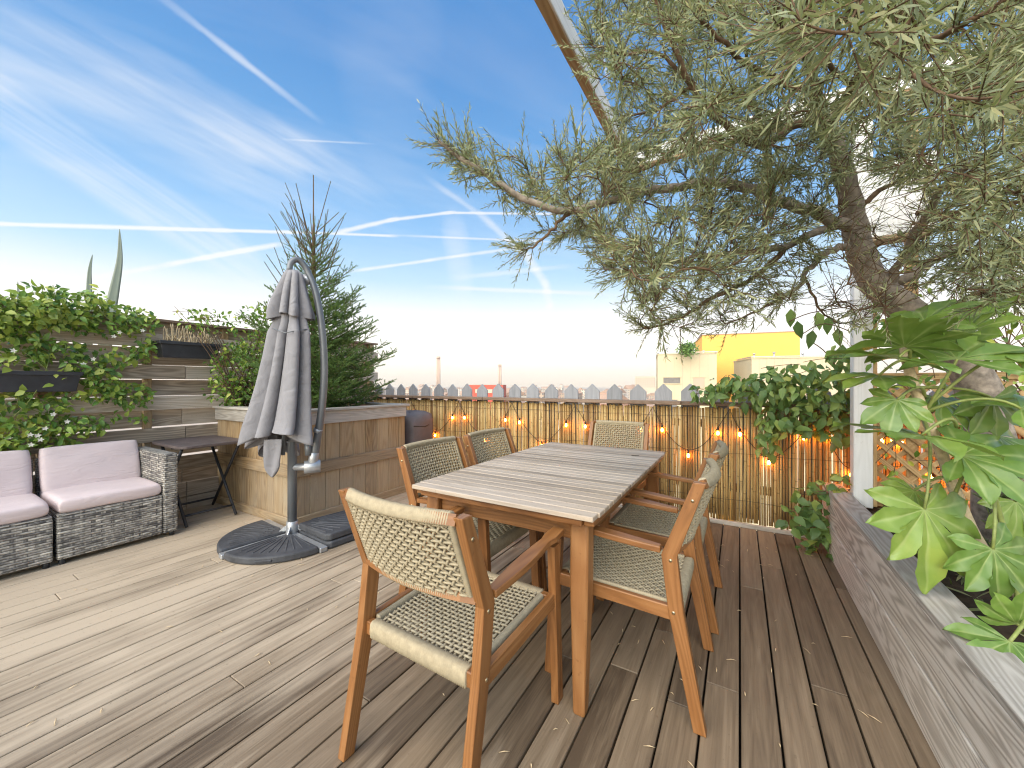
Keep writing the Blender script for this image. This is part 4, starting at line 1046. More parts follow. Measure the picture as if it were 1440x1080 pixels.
# ------------------------------------------------------------------ spruce in the left planter
def spruce():
    x0, y0 = -4.0, 2.5; zb, zt = .93, 3.50
    t = thing('spruce_tree', (x0, y0, zb), 'young spruce with bare leading shoots standing in the brown planter box', 'tree')
    tr = smoothpath([(x0+.01,y0,zb-.05),(x0,y0,1.4),(x0-.01,y0+.01,2.1),(x0+.005,y0,2.7),(x0,y0,2.95)], 4); n = len(tr)
    q = MB(); q.tube(tr, [.040-.032*i/n for i in range(n)], 10); q.build('trunk', M['twig'], t)
    q = MB(); B = []; D = []; L_ = []
    def shoot(p0, p1, dens, nl, r):
        p0, p1 = Vector(p0), Vector(p1); d = p1-p0; L = d.length
        if L < .01: return
        d.normalize(); q.tube([p0, p1], [r, r*.55], 4, caps=False)
        m = int(L*dens)
        a = d.cross(Vector((.3,.2,1))).normalized(); b = d.cross(a)
        for i in range(m):
            f = random.random(); w = random.uniform(0,6.283); o = a*math.cos(w)+b*math.sin(w)
            if o.z < -.3 and random.random() < .5: continue
            B.append(p0+d*L*f); D.append(d*random.uniform(.5,1.0)+o*.9+Vector((0,0,.12))); L_.append(nl*random.uniform(.7,1.2))
    z = zb+.04; k = 0
    while z < 2.74:
        f = (z-zb)/(2.95-zb); Lm = (.86-.95*f if f < .4 else .48*((1-f)/.6)**.8)+.16
        if f < .12: Lm *= .9
        nb = 14 if f < .3 else (11 if f < .55 else 7)
        for j in range(nb):
            a = 2*PI*j/nb+k*.7+random.uniform(-.25,.25); L = Lm*random.uniform(.72,1.1)*(.62 if math.cos(a) < -.3 else 1)
            el = R(8+48*f**1.3+random.uniform(-7,7)); p = Vector((x0,y0,z+random.uniform(-.03,.03)))
            hd = Vector((math.cos(a),math.sin(a),0)); m = max(3, int(L/.075)); pts = []
            for i in range(m+1):
                g = i/m; pts.append(p+hd*(L*g*math.cos(el))+Vector((0,0,L*g*math.sin(el)+.10*L*(g**2)-.05*math.sin(PI*g)*(1-f))))
            dens = 1000 if f < .62 else 520
            for i in range(m):
                last = i >= m-2
                shoot(pts[i], pts[i+1], dens*(.45 if (last and f > .45) else 1), .015, .005*(1-i/m)+.0014)
                if i >= 1:
                    sd_ = (pts[i+1]-pts[i]).normalized()
                    for s in (-1,1):
                        ln = (.12+.20*(1-i/m))*min(1, L/.6)*random.uniform(.65,1.15)
                        lat = Vector((-hd.y,hd.x,0))*s; dr = (sd_*.75+lat*.75+Vector((0,0,random.uniform(-.12,.28+.3*f)))).normalized()
                        e1 = pts[i]+dr*ln; shoot(pts[i], e1, dens, .0155, .0014)
                        if ln > .14:
                            for s2 in (-1,1): shoot(pts[i]+dr*ln*.45, pts[i]+dr*ln*.45+(dr*.8+lat.cross(Vector((0,0,1)))*s2*.6+Vector((0,0,.1))).normalized()*ln*.5, dens, .015, .0011)
        z += .115; k += 1
    # long bare shoots of the top
    top = Vector((x0,y0,2.93)); shoot(top, (x0+.0,y0,zt), 420, .014, .009)
    for j in range(34):
        a = random.uniform(0,6.28); zz = random.uniform(2.15,2.95); hd = Vector((math.cos(a),math.sin(a),0)); r0 = .04+(2.98-zz)*.30; L = random.uniform(.30,.52)
        p = Vector((x0,y0,zz))+hd*r0; e = p+hd*L*random.uniform(.3,.75)+Vector((0,0,L*.9)); q.tube([Vector((x0,y0,zz-.07)), p], [.005,.004], 4); shoot(p, e, 420, .013, .005)
    q.build('branches', M['twig'], t)
    B = np.array([tuple(b) for b in B]); D = np.array([tuple(b) for b in D]); L_ = np.array(L_)
    print('spruce needles', len(B))
    leaves('needles', M['spruce'], t, B, D, rv(len(B)), L_, .0042, T_NEE)
spruce()
# ------------------------------------------------------------------ broad-leaved climbers, placed over stretches of fence
def leaf_cloud(spots, plane, n_per, size, thick, stem_mb=None):
    """spots: (px, py, rx, ry, amount) on a vertical plane -> leaf bases, directions, normals"""
    B = []; D = []; N = []; S = []
    kind, val, out = plane
    for (px, py, rx, ry, am) in spots:
        c = at_x(px,py,val) if kind == 'x' else at_y(px,py,val)
        e = at_x(px+rx,py,val) if kind == 'x' else at_y(px+rx,py,val)
        f = at_x(px,py-ry,val) if kind == 'x' else at_y(px,py-ry,val)
        u = e-c; v = f-c; area = PI*u.length*v.length
        k = int(area*n_per*am)
        for _ in range(k):
            r = math.sqrt(random.random()); a = random.uniform(0,6.28)
            w = random.random()**1.3*thick*(1.15-.55*r)
            p = c+u*(r*math.cos(a))+v*(r*math.sin(a))+out*w
            o = out*random.uniform(.5,1.3)+Vector((0,0,random.uniform(.1,.9)))+Vector(rv(1,.35)[0])
            dr = Vector((0,0,random.uniform(-1.0,.25)))+out*.35+Vector(rv(1,.65)[0])
            B.append(p); D.append(dr); N.append(o); S.append(size*random.uniform(.55,1.2))
        if stem_mb is not None:
            for _ in range(max(2, k//45)):
                a = random.uniform(0,6.28); p0 = c+u*math.cos(a)*.9+v*math.sin(a)*.9+out*thick*.2; a += random.uniform(1.5,4.5)
                p1 = c+u*math.cos(a)*.95+v*math.sin(a)*.95+out*thick*.3; m = (p0+p1)/2+out*thick*random.uniform(0,.7)+Vector((0,0,random.uniform(-.05,.05)))
                stem_mb.tube(bez(p0,m,p1,6), .0022, 4, caps=False)
    return B, D, N, np.array(S)
def arr(a): return np.array([tuple(b) for b in a])
X = Vector((1,0,0)); NY = Vector((0,-1,0))
t = thing('climbing_vine', (FX+.05, .6, .2), 'leafy green climber with small white flowers growing over the slat fence above the sofa', 'climbing plant')
st = MB()
spots = [(10,445,50,32,1),(60,432,45,30,1),(105,440,45,30,1),(150,450,45,24,1),(190,455,28,18,.9),(130,420,22,14,.7),(75,415,16,14,.6),(20,478,40,22,.9),(-30,450,40,50,1),
         (80,494,42,18,1),(30,505,36,14,.8),(110,512,28,14,.9),(170,500,42,13,.9),(200,490,16,16,.8),(140,535,24,24,.95),(150,552,30,16,1),(185,556,28,18,1),(120,530,16,10,.7),
         (25,562,34,12,1),(60,570,26,16,1),(90,560,16,14,.8),(30,600,44,20,1.05),(75,598,40,18,1),(110,598,36,14,.9),(150,588,34,7,.6),(40,622,34,14,.9),(90,612,22,12,.8),(10,625,30,14,.9),(-30,600,40,40,1),(195,586,16,6,.5)]
B, D, N, S = leaf_cloud(spots, ('x', FX+.02, X), 1900, .062, .19, st)
leaves('leaves', M['jasmine'], t, arr(B), arr(D), arr(N), S, S*.52, T_OVA)
B, D, N, S = leaf_cloud([(30,440,60,22,1),(70,448,40,14,1),(15,460,34,18,.8),(45,425,40,10,.7),(120,425,40,10,.5),(185,440,18,8,.4)], ('x', FX+.15, X), 800, .062, .10)
leaves('young_leaves', M['lime'], t, arr(B), arr(D), arr(N), S, S*.6, T_OVA)
B, D, N, S = leaf_cloud([(110,520,90,60,.5),(60,560,70,30,.6),(110,475,10,10,1),(160,560,40,20,.8)], ('x', FX+.18, X), 90, .065, .06)
leaves('yellowing_leaves', M['lime'], t, arr(B), arr(D), arr(N), S, S*.7, T_OVA)
for (a, b, c) in (((0,480),(60,500),(90,552)),((0,505),(70,520),(108,545)),((40,510),(70,540),(30,560)),((130,420),(150,460),(200,470)),((0,600),(60,560),(70,500))):
    st.tube(bez(at_x(*a,FX+.12), at_x(*b,FX+.2), at_x(*c,FX+.12), 8), .0026, 4)
st.build('stems', M['green_stem'], t)
fl = []
for (px,py) in ((50,611),(56,618),(45,608),(95,597),(74,583),(20,497),(165,470),(130,500),(118,515),(200,468),(158,472),(62,606),(48,626)):
    for _ in range(1): fl.append(at_x(px+random.uniform(-5,5),py+random.uniform(-5,5),FX+.19))
for p in fl:
    fd = []
    for k in range(5): a = 2*PI*k/5+random.random()*.3; fd.append(Vector((.3,math.cos(a),math.sin(a))))
    leaves('flower', M['flower'], t, np.tile(np.array(p),(5,1)), arr(fd), np.tile([1.,0,.2],(5,1)), .019, .011, T_OVA)
# shrub between fence and spruce
c = at_x(335,520,-4.45)
t = thing('leafy_shrub', (-4.42, 2.05, .93), 'bushy green shrub at the fence end of the brown planter box beside the umbrella', 'shrub')
st = MB()
B, D, N, S = leaf_cloud([(335,520,42,40,1),(320,548,32,22,1),(352,490,28,26,.9),(300,455,42,14,.55),(372,455,26,26,.7),(350,440,20,14,.5),(280,443,26,8,.4),(385,430,16,14,.5),(345,560,28,18,.8),(255,440,18,5,.35)], ('x', -4.52, X), 2100, .046, .26, st)
leaves('leaves', M['jasmine'], t, arr(B), arr(D), arr(N), S, S*.55, T_OVA)
for k in range(22):
    a = Vector((-4.45+random.uniform(-.1,.1), 2.05+random.uniform(-.1,.1), .95)); px, py = random.choice([(335,500),(300,450),(372,445),(350,480),(320,530),(280,445),(390,425),(255,438)])
    e = at_x(px+random.uniform(-14,14), py+random.uniform(-10,10), -4.42); st.tube(bez(a,(a+e)/2+Vector((random.uniform(0,.1),0,.1)),e,7), [.006-.0006*i for i in range(8)], 5)
st.build('stems', M['twig'], t)
# grey-green blades standing behind the fence
t = thing('agave_plant', (FX-.35, .8, 1.0), 'tall pointed grey green blades rising behind the top of the slat fence', 'plant')
def blade(pts, w):
    P = smoothpath([at_x(px,py,FX-.33) for px, py in pts], 6); n = len(P); rings = []
    for i, p in enumerate(P):
        f = i/(n-1); k = w*(1-f**1.9)+.002; rings.append([p+Vector((0,k*u,0))+Vector((k*v,0,0)) for u, v in ((-1,.28),(-.5,-.02),(0,-.12),(.5,-.02),(1,.28),(.5,.18),(0,.1),(-.5,.18))])
    q = MB(); q.loft(rings, cap1=True); o = q.build('blade', M['agave'], t)
blade([(140,540),(152,450),(160,410),(168,365),(168,322)], .046); blade([(125,540),(124,450),(125,410),(126,380),(130,358)], .024); blade([(30,540),(26,460),(26,425),(25,396)], .016)
# vine draped over the right end of the rail
t = thing('climbing_vine', (.25, BY-.02, 1.06), 'broad leaved green vine draped over the right end of the picket rail and bamboo', 'climbing plant')
st = MB()
spots = [(1000,550,30,12,1),(985,552,14,8,.8),(1025,540,30,14,.9),(1045,545,40,22,1),(1085,545,40,26,1),(1125,548,42,30,1),(1165,555,40,36,1),(1195,560,30,40,1),(1100,585,34,26,1),(1140,590,36,24,.9),(1080,605,20,26,.8),(1075,625,12,18,.7),(1170,600,34,20,.8),(1105,520,40,10,.5),(1160,515,40,16,.6),(1190,500,28,24,.6),(1210,600,24,24,.8)]
B, D, N, S = leaf_cloud(spots, ('y', BY-.09, NY), 800, .10, .22, st)
D = [d+Vector((0,0,-.7)) for d in D]
leaves('leaves', M['vine'], t, arr(B), arr(D), arr(N), S, S*.49, T_OVA)
# lone hanging sprays near the tree
B = []; D = []; N = []
for (px,py,Y) in ((1143,478,3.0),(1121,465,3.0),(1166,458,3.0),(1112,448,3.0),(1150,452,3.0),(1178,475,3.0),(1185,498,3.0),(1200,520,3.0),(1140,520,3.4),(1160,535,3.3),(1172,505,3.2)):
    B.append(W(px,py-14,Y)); D.append(Vector((random.uniform(-.2,.2),random.uniform(-.2,.2),-1))); N.append(Vector((-.3+random.uniform(-.4,.4),-1,.2)))
leaves('hanging_leaves', M['vine'], t, arr(B), arr(D), arr(N), .15, .07, T_OVA)
for P in (((1200,430,2.9),(1140,440,2.95),(1110,452,3.0)), ((1205,470,2.9),(1160,455,2.95),(1128,470,3.0)), ((1205,560,3.1),(1165,500,3.1),(1140,480,3.1)), ((1205,600,3.0),(1175,560,3.1),(1120,530,3.4))):
    st.tube(smoothpath([W(*p) for p in P], 4), .004, 5)
st.build('stems', M['twig'], t)
t = thing('ivy_plant', (PX-.06, 3.55, .02), 'dark green ivy tumbling over the far end of the grey planter to the deck', 'ivy')
st = MB()
B, D, N, S = leaf_cloud([(1150,700,38,26,1),(1125,720,26,22,.9),(1145,740,32,24,1),(1165,690,22,16,.8),(1140,770,24,14,.8),(1120,792,14,7,.6),(1160,765,14,20,.7),(1180,678,16,14,.7)], ('y', 3.56, NY), 640, .085, .16, st)
leaves('leaves', M['vine'], t, arr(B), arr(D), arr(N), S, S*.66, T_OVA)
st.build('stems', M['twig'], t)
# ------------------------------------------------------------------ pergola and trellis
PXP, PYP = .715, 3.47
t = thing('pergola', (PXP, PYP, 0), 'white painted pergola post and overhead beams above the right planter', 'pergola')
q = MB(); q.box((PXP, PYP, 1.70), (.10, .10, 2.62)); q.build('post', M['white_paint'], t, bevel=.004)
q = MB(); q.box((PXP+.062, PYP+.004, 1.5), (.022, .085, 2.2)); q.build('post_batten', M['lattice'], t, bevel=.003)
zb = 3.12
def boxed_beam(name, p0, p1, w, h):
    q = MB(); q.beam(p0, p1, w, h); o = q.build(name, M['white_paint'], t, bevel=.004)
    q = MB(); q.beam(Vector(p0)-Vector((0,0,h/2+.011)), Vector(p1)-Vector((0,0,h/2+.011)), w-.004, .02); q.build('raw_underside', M['beam_raw'], o, bevel=.002)
bx = -.842
boxed_beam('beam', (bx, -1.2, zb+.075), (bx, PYP-.032, zb+.075), .062, .13)
boxed_beam('beam', (bx-.03, PYP, zb+.075), (3.4, PYP, zb+.075), .062, .13)
q = MB(); a = at_y(1222,300,PYP-.07); b = at_y(1308,300,PYP-.07)
q.box(((a.x+b.x)/2-.03, PYP-.08, (at_y(1260,225,PYP-.08).z+at_y(1260,331,PYP-.08).z)/2), (b.x-a.x+.10, .05, at_y(1260,225,PYP-.08).z-at_y(1260,331,PYP-.08).z)); o = q.build('white_board', M['white_paint'], t, bevel=.005)
zz = at_y(1260,331,PYP-.08).z
q = MB(); q.box(((a.x+b.x)/2-.03, PYP-.05, zz-.014), (b.x-a.x+.08, .14, .026)); q.build('board_ledge', M['box_wood'], o, bevel=.003)
q = MB(); q.box((b.x-.05, PYP+.06, 1.70), (.06, .05, 2.5)); q.build('post', M['lattice'], t, bevel=.004)
t = thing('lattice_trellis', (1.25, PYP+.03, .4), 'wooden diamond lattice lit orange behind the big-leaved plant', 'trellis')
q = MB(); x0, x1, z0, z1 = PXP+.08, 1.95, .42, 1.27
for s in (-1,1):
    k = -14
    while k < 40:
        c = x0+k*.105; p = []
        # clip the diagonal x = c + s*(z - z0) to the frame
        za = z0; zb_ = z1
        xa = c if s > 0 else c; xb = c+s*(z1-z0)
        lo, hi = 0.0, 1.0
        dx = xb-xa
        for (bound, sg) in ((x0, 1), (x1, -1)):
            v0 = sg*(xa-bound); v1 = sg*(xb-bound)
            if v0 < 0 and v1 < 0: lo = 2
            elif v0 < 0: lo = max(lo, v0/(v0-v1))
            elif v1 < 0: hi = min(hi, v0/(v0-v1))
        if lo < hi-.02:
            pa = Vector((xa+dx*lo, PYP+.03+s*.0055, z0+(z1-z0)*lo)); pb = Vector((xa+dx*hi, PYP+.03+s*.0055, z0+(z1-z0)*hi)); q.beam(pa, pb, .010, .030, (0,-1,0.0)) if False else q.beam(pa, pb, .030, .010, (0,1,0))
        k += 1
q.build('lattice_strips', M['lattice'], t)
q = MB(); q.box(((x0+x1)/2, PYP+.03, z0), (x1-x0+.04,.03,.045)); q.box(((x0+x1)/2, PYP+.03, z1), (x1-x0+.04,.03,.045)); q.box((x1, PYP+.03, (z0+z1)/2), (.045,.032,z1-z0-.05)); q.box((1.32, PYP+.045, (z0+z1)/2), (.05,.028,z1-z0-.05)); q.build('frame', M['lattice'], t, bevel=.002)
# bulbs hung behind the trellis
t = thing('string_lights', (1.2, PYP+.16, .9), 'orange bulbs hanging behind the lattice and lighting it from behind', 'string lights')
c = MB(); pts = [(PXP+.1+.1*i, PYP+.17, .72+.17*math.sin(i*1.9)) for i in range(13)]; c.tube(smoothpath(pts,3), .0032, 5); c.build('cable', M['cable'], t)
for i in (0,1,2,3,4,5,6,8,10):
    p = Vector(pts[i]); s = MB(); s.tube([p+Vector((0,0,.004)), p-Vector((0,0,.028))], [.008,.0105], 8); so = s.build('socket', M['cable'], t)
    s = MB(); prof = [(.004,-.028),(.0075,-.033),(.0105,-.042),(.0115,-.050),(.0095,-.058),(.0045,-.063),(.001,-.064)]
    s.loft([[p+Vector((r*math.cos(a), r*math.sin(a), z)) for a in [2*PI*k/10 for k in range(10)]] for r, z in prof], cap1=True); s.build('bulb', M['bulb'], so)
# climber on the trellis and the loose shrub behind the trunk
t = thing('trellis_climber', (1.1, PYP+.03, .4), 'dark leaved climber wound through the lattice behind the tree trunk', 'climbing plant')
st = MB()
B, D, N, S = leaf_cloud([(1262,420,44,50,1),(1240,450,30,40,.9),(1290,470,30,40,.8),(1280,560,30,30,.8),(1320,600,50,40,.9),(1250,640,26,26,.4),(1300,650,30,20,.35),(1360,560,50,50,.8),(1400,500,50,40,.6),(1420,600,40,60,.7),(1330,520,40,30,.8),(1235,500,20,30,.6),(1340,480,50,40,.9),(1400,530,50,40,.9),(1290,510,40,30,.9),(1420,470,40,40,.7)], ('y', PYP-.02, NY), 420, .06, .16, st)
leaves('leaves', M['jasmine'], t, arr(B), arr(D), arr(N), S, S*.5, T_OVA)
st.build('stems', M['twig'], t)
t = thing('loose_shrub', (1.7, 3.6, .4), 'loose leafy shrub with bare stems against the sky at the right edge behind the tree', 'shrub')
st = MB()
B, D, N, S = leaf_cloud([(1340,450,40,50,.5),(1400,440,50,50,.6),(1430,490,40,50,.6),(1365,420,40,30,.5),(1450,420,40,60,.6)], ('y', 3.62, NY), 260, .075, .3, st)
leaves('leaves', M['vine'], t, arr(B), arr(D), arr(N), S, S*.45, T_OVA)
for k in range(16):
    a = Vector((1.5+random.uniform(-.3,.5),3.6,.45)); e = at_y(1320+random.uniform(0,130), 400+random.uniform(-20,60), 3.6); st.tube(bez(a,(a+e)/2+Vector((random.uniform(-.15,.15),0,0)),e,8), [.009-.0009*i for i in range(9)], 5)
st.build('stems', M['twig'], t)
# ------------------------------------------------------------------ big palmate-leaved plant
def palmate(name, parent, base, tip, nrm, size, droop=.18, fold=.0, seed=0, lob=8):
    # lobes are lance-shaped blades fused round the leaf stalk, each with its own fold, droop and twist
    rr = random.Random(seed); base = Vector(base); tip = Vector(tip).normalized(); nrm = Vector(nrm); nrm = (nrm-tip*nrm.dot(tip)).normalized(); sdv = tip.cross(nrm)
    span = R(268 if lob > 7 else 240); half = span/lob/2; vs = []; vein = []; fs = []; tone = []
    ph = rr.uniform(0,6); base_t = .12+.55*rr.random()
    S = [0,.10,.2,.3,.38,.45,.52,.6,.68,.76,.84,.91,.96,1.0]; U = [-1,-.62,-.2,0,.2,.62,1]
    for li in range(lob):
        f = (li+.5)/lob*2-1; L = (1-.46*abs(f)**1.5+rr.uniform(-.09,.07))*size; ac = -span/2+span*(li+.5)/lob+rr.uniform(-.035,.035)*(0 < li < lob-1)
        pitch = rr.uniform(-.15,.07); twist = rr.uniform(-.22,.22); wide = rr.uniform(.9,1.12); bend = rr.uniform(-.10,.10); b0 = len(vs)
        for s_ in S:
            wl = (.150+.050*math.sin(PI*min(1, max(0, (s_-.42)/.5))))*wide*(max(0, 1-max(0, (s_-.72)/.28)**1.7))**.8
            wf = s_*math.tan(half)*1.03
            w = wf if s_ < .44 else (min(wf, wl) if s_ < .5 else wl)
            for u in U:
                ser = 1+.055*math.sin(s_*31+u*3+ph+li)*(abs(u) > .9)*(s_ > .45)
                x = s_*L*math.sin(ac)+w*L*u*ser*math.cos(ac)+bend*s_*s_*L*math.cos(ac)
                y = s_*L*math.cos(ac)-w*L*u*ser*math.sin(ac)-bend*s_*s_*L*math.sin(ac)
                free = max(0, s_-.4)
                z = L*(-droop*(s_**2)*(.9-.35*math.cos(ac))+.10*abs(u)*w/.17*(.35+.25*math.sin(ph+li))+pitch*free*1.3+twist*u*free*.5+.022*math.sin(11*s_+3*u+ph+2*li)*s_)+fold*abs(math.sin(ac))*s_*L+.02*size*math.sin(2*ac+ph)*s_
                vs.append(base+sdv*x+tip*y+nrm*z)
                vein.append((1 if u == 0 else 0)*(1-.6*s_)+.7*max(0, 1-s_/.09)+.18*(abs(math.sin(s_*16)) > .93)*(abs(u) < .9))
        m = len(U); lt = rr.uniform(-.10,.10)
        for a in range(len(S)-1):
            for b in range(m-1):
                q0 = b0+a*m+b; fs.append((q0, q0+1, q0+m+1, q0+m)); tone.append(min(1, max(0, base_t+lt+.10*(S[a]-.5)+rr.uniform(-.05,.05))))
    off = origin(parent); me = bpy.data.meshes.new(name); me.from_pydata([tuple(v-off) for v in vs], [], fs)
    at = me.attributes.new('vein','FLOAT','POINT'); at.data.foreach_set('value', np.array(vein, dtype=np.float32))
    at = me.attributes.new('rnd','FLOAT','FACE'); at.data.foreach_set('value', np.array(tone, dtype=np.float32))
    o = finish(name, me, M['fatsia'], parent, True); w_ = o.modifiers.new('weld','WELD'); w_.merge_threshold = .0012; return o
def v_cam(a, b, c):         # right, up, towards the viewer -> world direction
    return Vector((CT,ST,0))*a+Vector((0,0,1))*b+Vector((ST,-CT,0))*c
sb = W(1424, 815, 1.5)
t = thing('palmate_plant', (sb.x, sb.y, .38), 'tall plant with big glossy hand-shaped leaves growing in the right planter', 'plant')
stem = smoothpath([W(1426,835,1.5), W(1400,795,1.5), W(1370,752,1.5), W(1341,685,1.5), W(1322,632,1.5), W(1299,580,1.5), W(1283,535,1.5), W(1274,505,1.5), W(1271,488,1.5)], 4)
q = MB(); q.tube(stem, [.021-.007*i/len(stem) for i in range(len(stem))], 10); q.build('stem', M['dry'], t)
st2 = smoothpath([W(1436,880,1.42), W(1425,800,1.42), W(1400,705,1.42), W(1372,640,1.42)], 4)
q = MB(); q.tube(st2, .009, 8); q.build('stem', M['green_stem'], t)
LV = [  # attach px, py, Y; tip dir (right, up, near); normal; size m; stem start
    (1300,716,1.38,(.15,-1,.25),(.05,.30,1),.285,(1296,585,1.5),.22),
    (1352,640,1.36,(.8,-.12,.45),(-.1,.85,.62),.235,(1340,700,1.45),.20),
    (1396,772,1.30,(.2,-1,.3),(-.1,.35,1),.21,(1372,640,1.42),.25),
    (1296,612,1.40,(-1,.06,.25),(.05,1,.10),.26,(1345,600,1.42),.10),
    (1346,505,1.40,(.55,.42,-.5),(-.15,.95,.38),.27,(1300,582,1.5),.05),
    (1272,488,1.45,(-.35,.45,.6),(-.1,.9,.3),.22,(1276,505,1.5),.25),
    (1300,452,1.42,(.9,.55,.1),(-.5,.85,.25),.22,(1284,500,1.5),.15),
    (1262,505,1.42,(-1,.12,.3),(.1,1,.2),.22,(1276,515,1.5),.12),
    (1396,560,1.50,(.05,-1,.2),(-.1,.25,1),.17,(1290,545,1.5),.2),
    (1262,562,1.44,(-.55,-1,.2),(-.5,.4,.9),.15,(1300,560,1.5),.15),
    (1420,902,1.10,(-.6,-.35,.5),(-.2,.9,.5),.17,(1440,860,1.3),.2),
    (1430,878,1.16,(-.1,.75,.3),(-.3,.7,.7),.13,(1446,900,1.3),.2),
    (1420,495,1.40,(.8,-.05,.2),(-.1,1,.22),.26,(1300,575,1.5),.15),
    (1236,528,1.50,(-.9,-.15,.3),(0,1,.15),.19,(1278,520,1.5),.2),
    (1402,612,1.56,(.5,-.35,.3),(0,.85,.5),.20,(1322,632,1.5),.2),
    (1428,705,1.48,(.2,-.8,.3),(-.1,.6,.8),.19,(1372,640,1.42),.25),
    (1436,575,1.34,(.6,.1,.3),(0,1,.3),.23,(1299,580,1.5),.15),
    (1355,470,1.55,(.3,.5,.4),(-.1,.9,.4),.19,(1276,505,1.5),.2),
    (1318,560,1.58,(.1,-.5,.5),(.1,.8,.6),.16,(1298,578,1.5),.2),
    (1285,690,1.52,(-.6,-.5,.3),(0,.7,.7),.13,(1338,680,1.5),.2),
]
for i, (px,py,Y,tp,nm,sz,s0,dr) in enumerate(LV):
    b = W(px,py,Y); l = palmate('leaf', t, b, v_cam(*tp), v_cam(*nm), sz*random.uniform(.97,1.03), dr, .05, 40+i, 7 if sz < .2 else 8)
    p0 = W(*s0); mid = (p0+b)/2+v_cam(0, .09 if i not in (8,) else .03, .05); q = MB(); q.tube(bez(p0, mid, b, 10), [.0065-.0002*k for k in range(11)], 7); q.build('petiole', M['green_stem'], l)
# ------------------------------------------------------------------ small planting under it
t_ = MB()
B = []; D = []; N = []; L_ = []
for k in range(2600):
    x = PX+.13+random.random()*1.3; y = random.uniform(-.4,3.6)
    if random.random() < .35 and x < PX+.2: continue
    B.append((x,y,.385+random.uniform(-.005,.02))); a = random.uniform(0,6.28); D.append((math.cos(a)*.8,math.sin(a)*.8,random.uniform(.15,1.1))); N.append((random.gauss(0,.5),random.gauss(0,.5),1)); L_.append(random.uniform(.03,.11))
o = leaves('ground_cover', M['grass'], None, np.array(B), np.array(D), np.array(N), np.array(L_), np.array(L_)*.16, T_LIN); tag(o, 'low grassy ground cover and dry strands on the planter soil', 'ground cover', kind='stuff')
def herb(px, py, Y, lab, nst, h):
    c = W(px,py,Y); c.z = .385; t = thing('silvery_herb', c, lab, 'plant'); st = MB(); B = []; D = []; N = []; L_ = []
    for k in range(nst):
        a = random.uniform(0,6.28); r = random.uniform(.02,.16); e = c+Vector((math.cos(a)*r,math.sin(a)*r,h*random.uniform(.6,1.1))); P = bez(c,(c+e)/2+Vector((0,0,.08)),e,8); st.tube(P, [.003-.0002*i for i in range(9)], 4)
        for i in range(2,9):
            for _ in range(5):
                w = random.uniform(0,6.28); B.append(P[i]); D.append(Vector((math.cos(w),math.sin(w),.6))); N.append(Vector((0,0,1))+Vector(rv(1,.3)[0])); L_.append(random.uniform(.03,.06))
    st.build('stems', M['green_stem'], t); L_ = np.array(L_); leaves('leaves', M['buckthorn'], t, arr(B), arr(D), arr(N), L_, L_*.2, T_LIN)
herb(1418,760,1.62,'silvery narrow leaved herb behind the tree trunk at the right edge',22,.5)
herb(1400,860,1.62,'low silvery herb beside the planter edge under the big leaves',9,.16)
herb(1335,740,2.2,'small silvery herb between the lattice and the leaning stem',7,.2)
# ------------------------------------------------------------------ the town beyond
GZ = -30.0
def slab_house(name, pl, Yl, pr, Yr, ztop, depth, wall, lab, cat, group=None, zbot=GZ, joints=0, roofm='city_roof'):
    a = W(pl,540,Yl); b = W(pr,540,Yr); u = (b-a); u.z = 0; L = u.length; u.normalize(); bk_ = Vector((-u.y,u.x,0))
    t = thing(name, ((a+b)/2).to_tuple()[:2]+(zbot,), lab, cat, group)
    c = (a+b)/2+bk_*depth/2; c.z = (ztop+zbot)/2; Mx = Matrix((u,bk_,Vector((0,0,1)))).transposed()
    q = MB(); q.box(c, (L,depth,ztop-zbot), Mx); q.build('wall', M[wall], t)
    q = MB(); c2 = Vector((c.x,c.y,ztop+.08)); q.box(c2, (L+.2,depth+.2,.16), Mx); q.build('roof', M[wall] if joints else M[roofm], t)
    if joints:
        q = MB()
        for k in range(1,joints):
            p = a+u*(L*k/joints); q.box((p.x-bk_.x*.012,p.y-bk_.y*.012,(ztop+zbot)/2), (.05,.02,ztop-zbot-.2), Mx)
        q.build('panel_joints', M['glass_dark'] if wall != 'cream_wall' else M['chimney'], t)
    return t, a, b, u, bk_, Mx
def zat(py, Y): return H+(540-py)/F*Y
# yellow and cream blocks
def roof_bits(t, a, b, bk_, z, n, seed):
    rr = random.Random(seed); q = MB()
    for e0, e1 in ((a, b), (b, b+bk_*8), (a, a+bk_*8)):
        p0 = Vector((e0.x,e0.y,z+.30)); p1 = Vector((e1.x,e1.y,z+.30)); q.beam(p0, p1, .25, .12)
    q.build('parapet_capping', M['light_metal'], t)
    for k in range(n):
        p = a.lerp(b, rr.uniform(.12,.9))+bk_*rr.uniform(2,6); h = rr.uniform(.8,1.7); q = MB(); q.tube([(p.x,p.y,z),(p.x,p.y,z+h)], .12, 8); q.tube([(p.x,p.y,z+h),(p.x,p.y,z+h+.15)], .22, 8); q.build('vent_pipe', M['light_metal'], t)
yb = slab_house('yellow_building', 987.5, 76, 1125, 70.3, zat(469,73), 16, 'yellow_wall', 'bright yellow building standing tallest beyond the picket rail', 'building')
roof_bits(yb[0], yb[1], yb[2], yb[4], zat(469,73)+.1, 0, 1)
t, a, b, u, bk_, Mx = slab_house('cream_building', 925, 66, 1008, 63, zat(498,64.5), 12, 'cream_wall', 'cream panelled building with a dark window, left of the yellow building', 'building', joints=7)
roof_bits(t, a, b, bk_, zat(498,64.5), 2, 2)
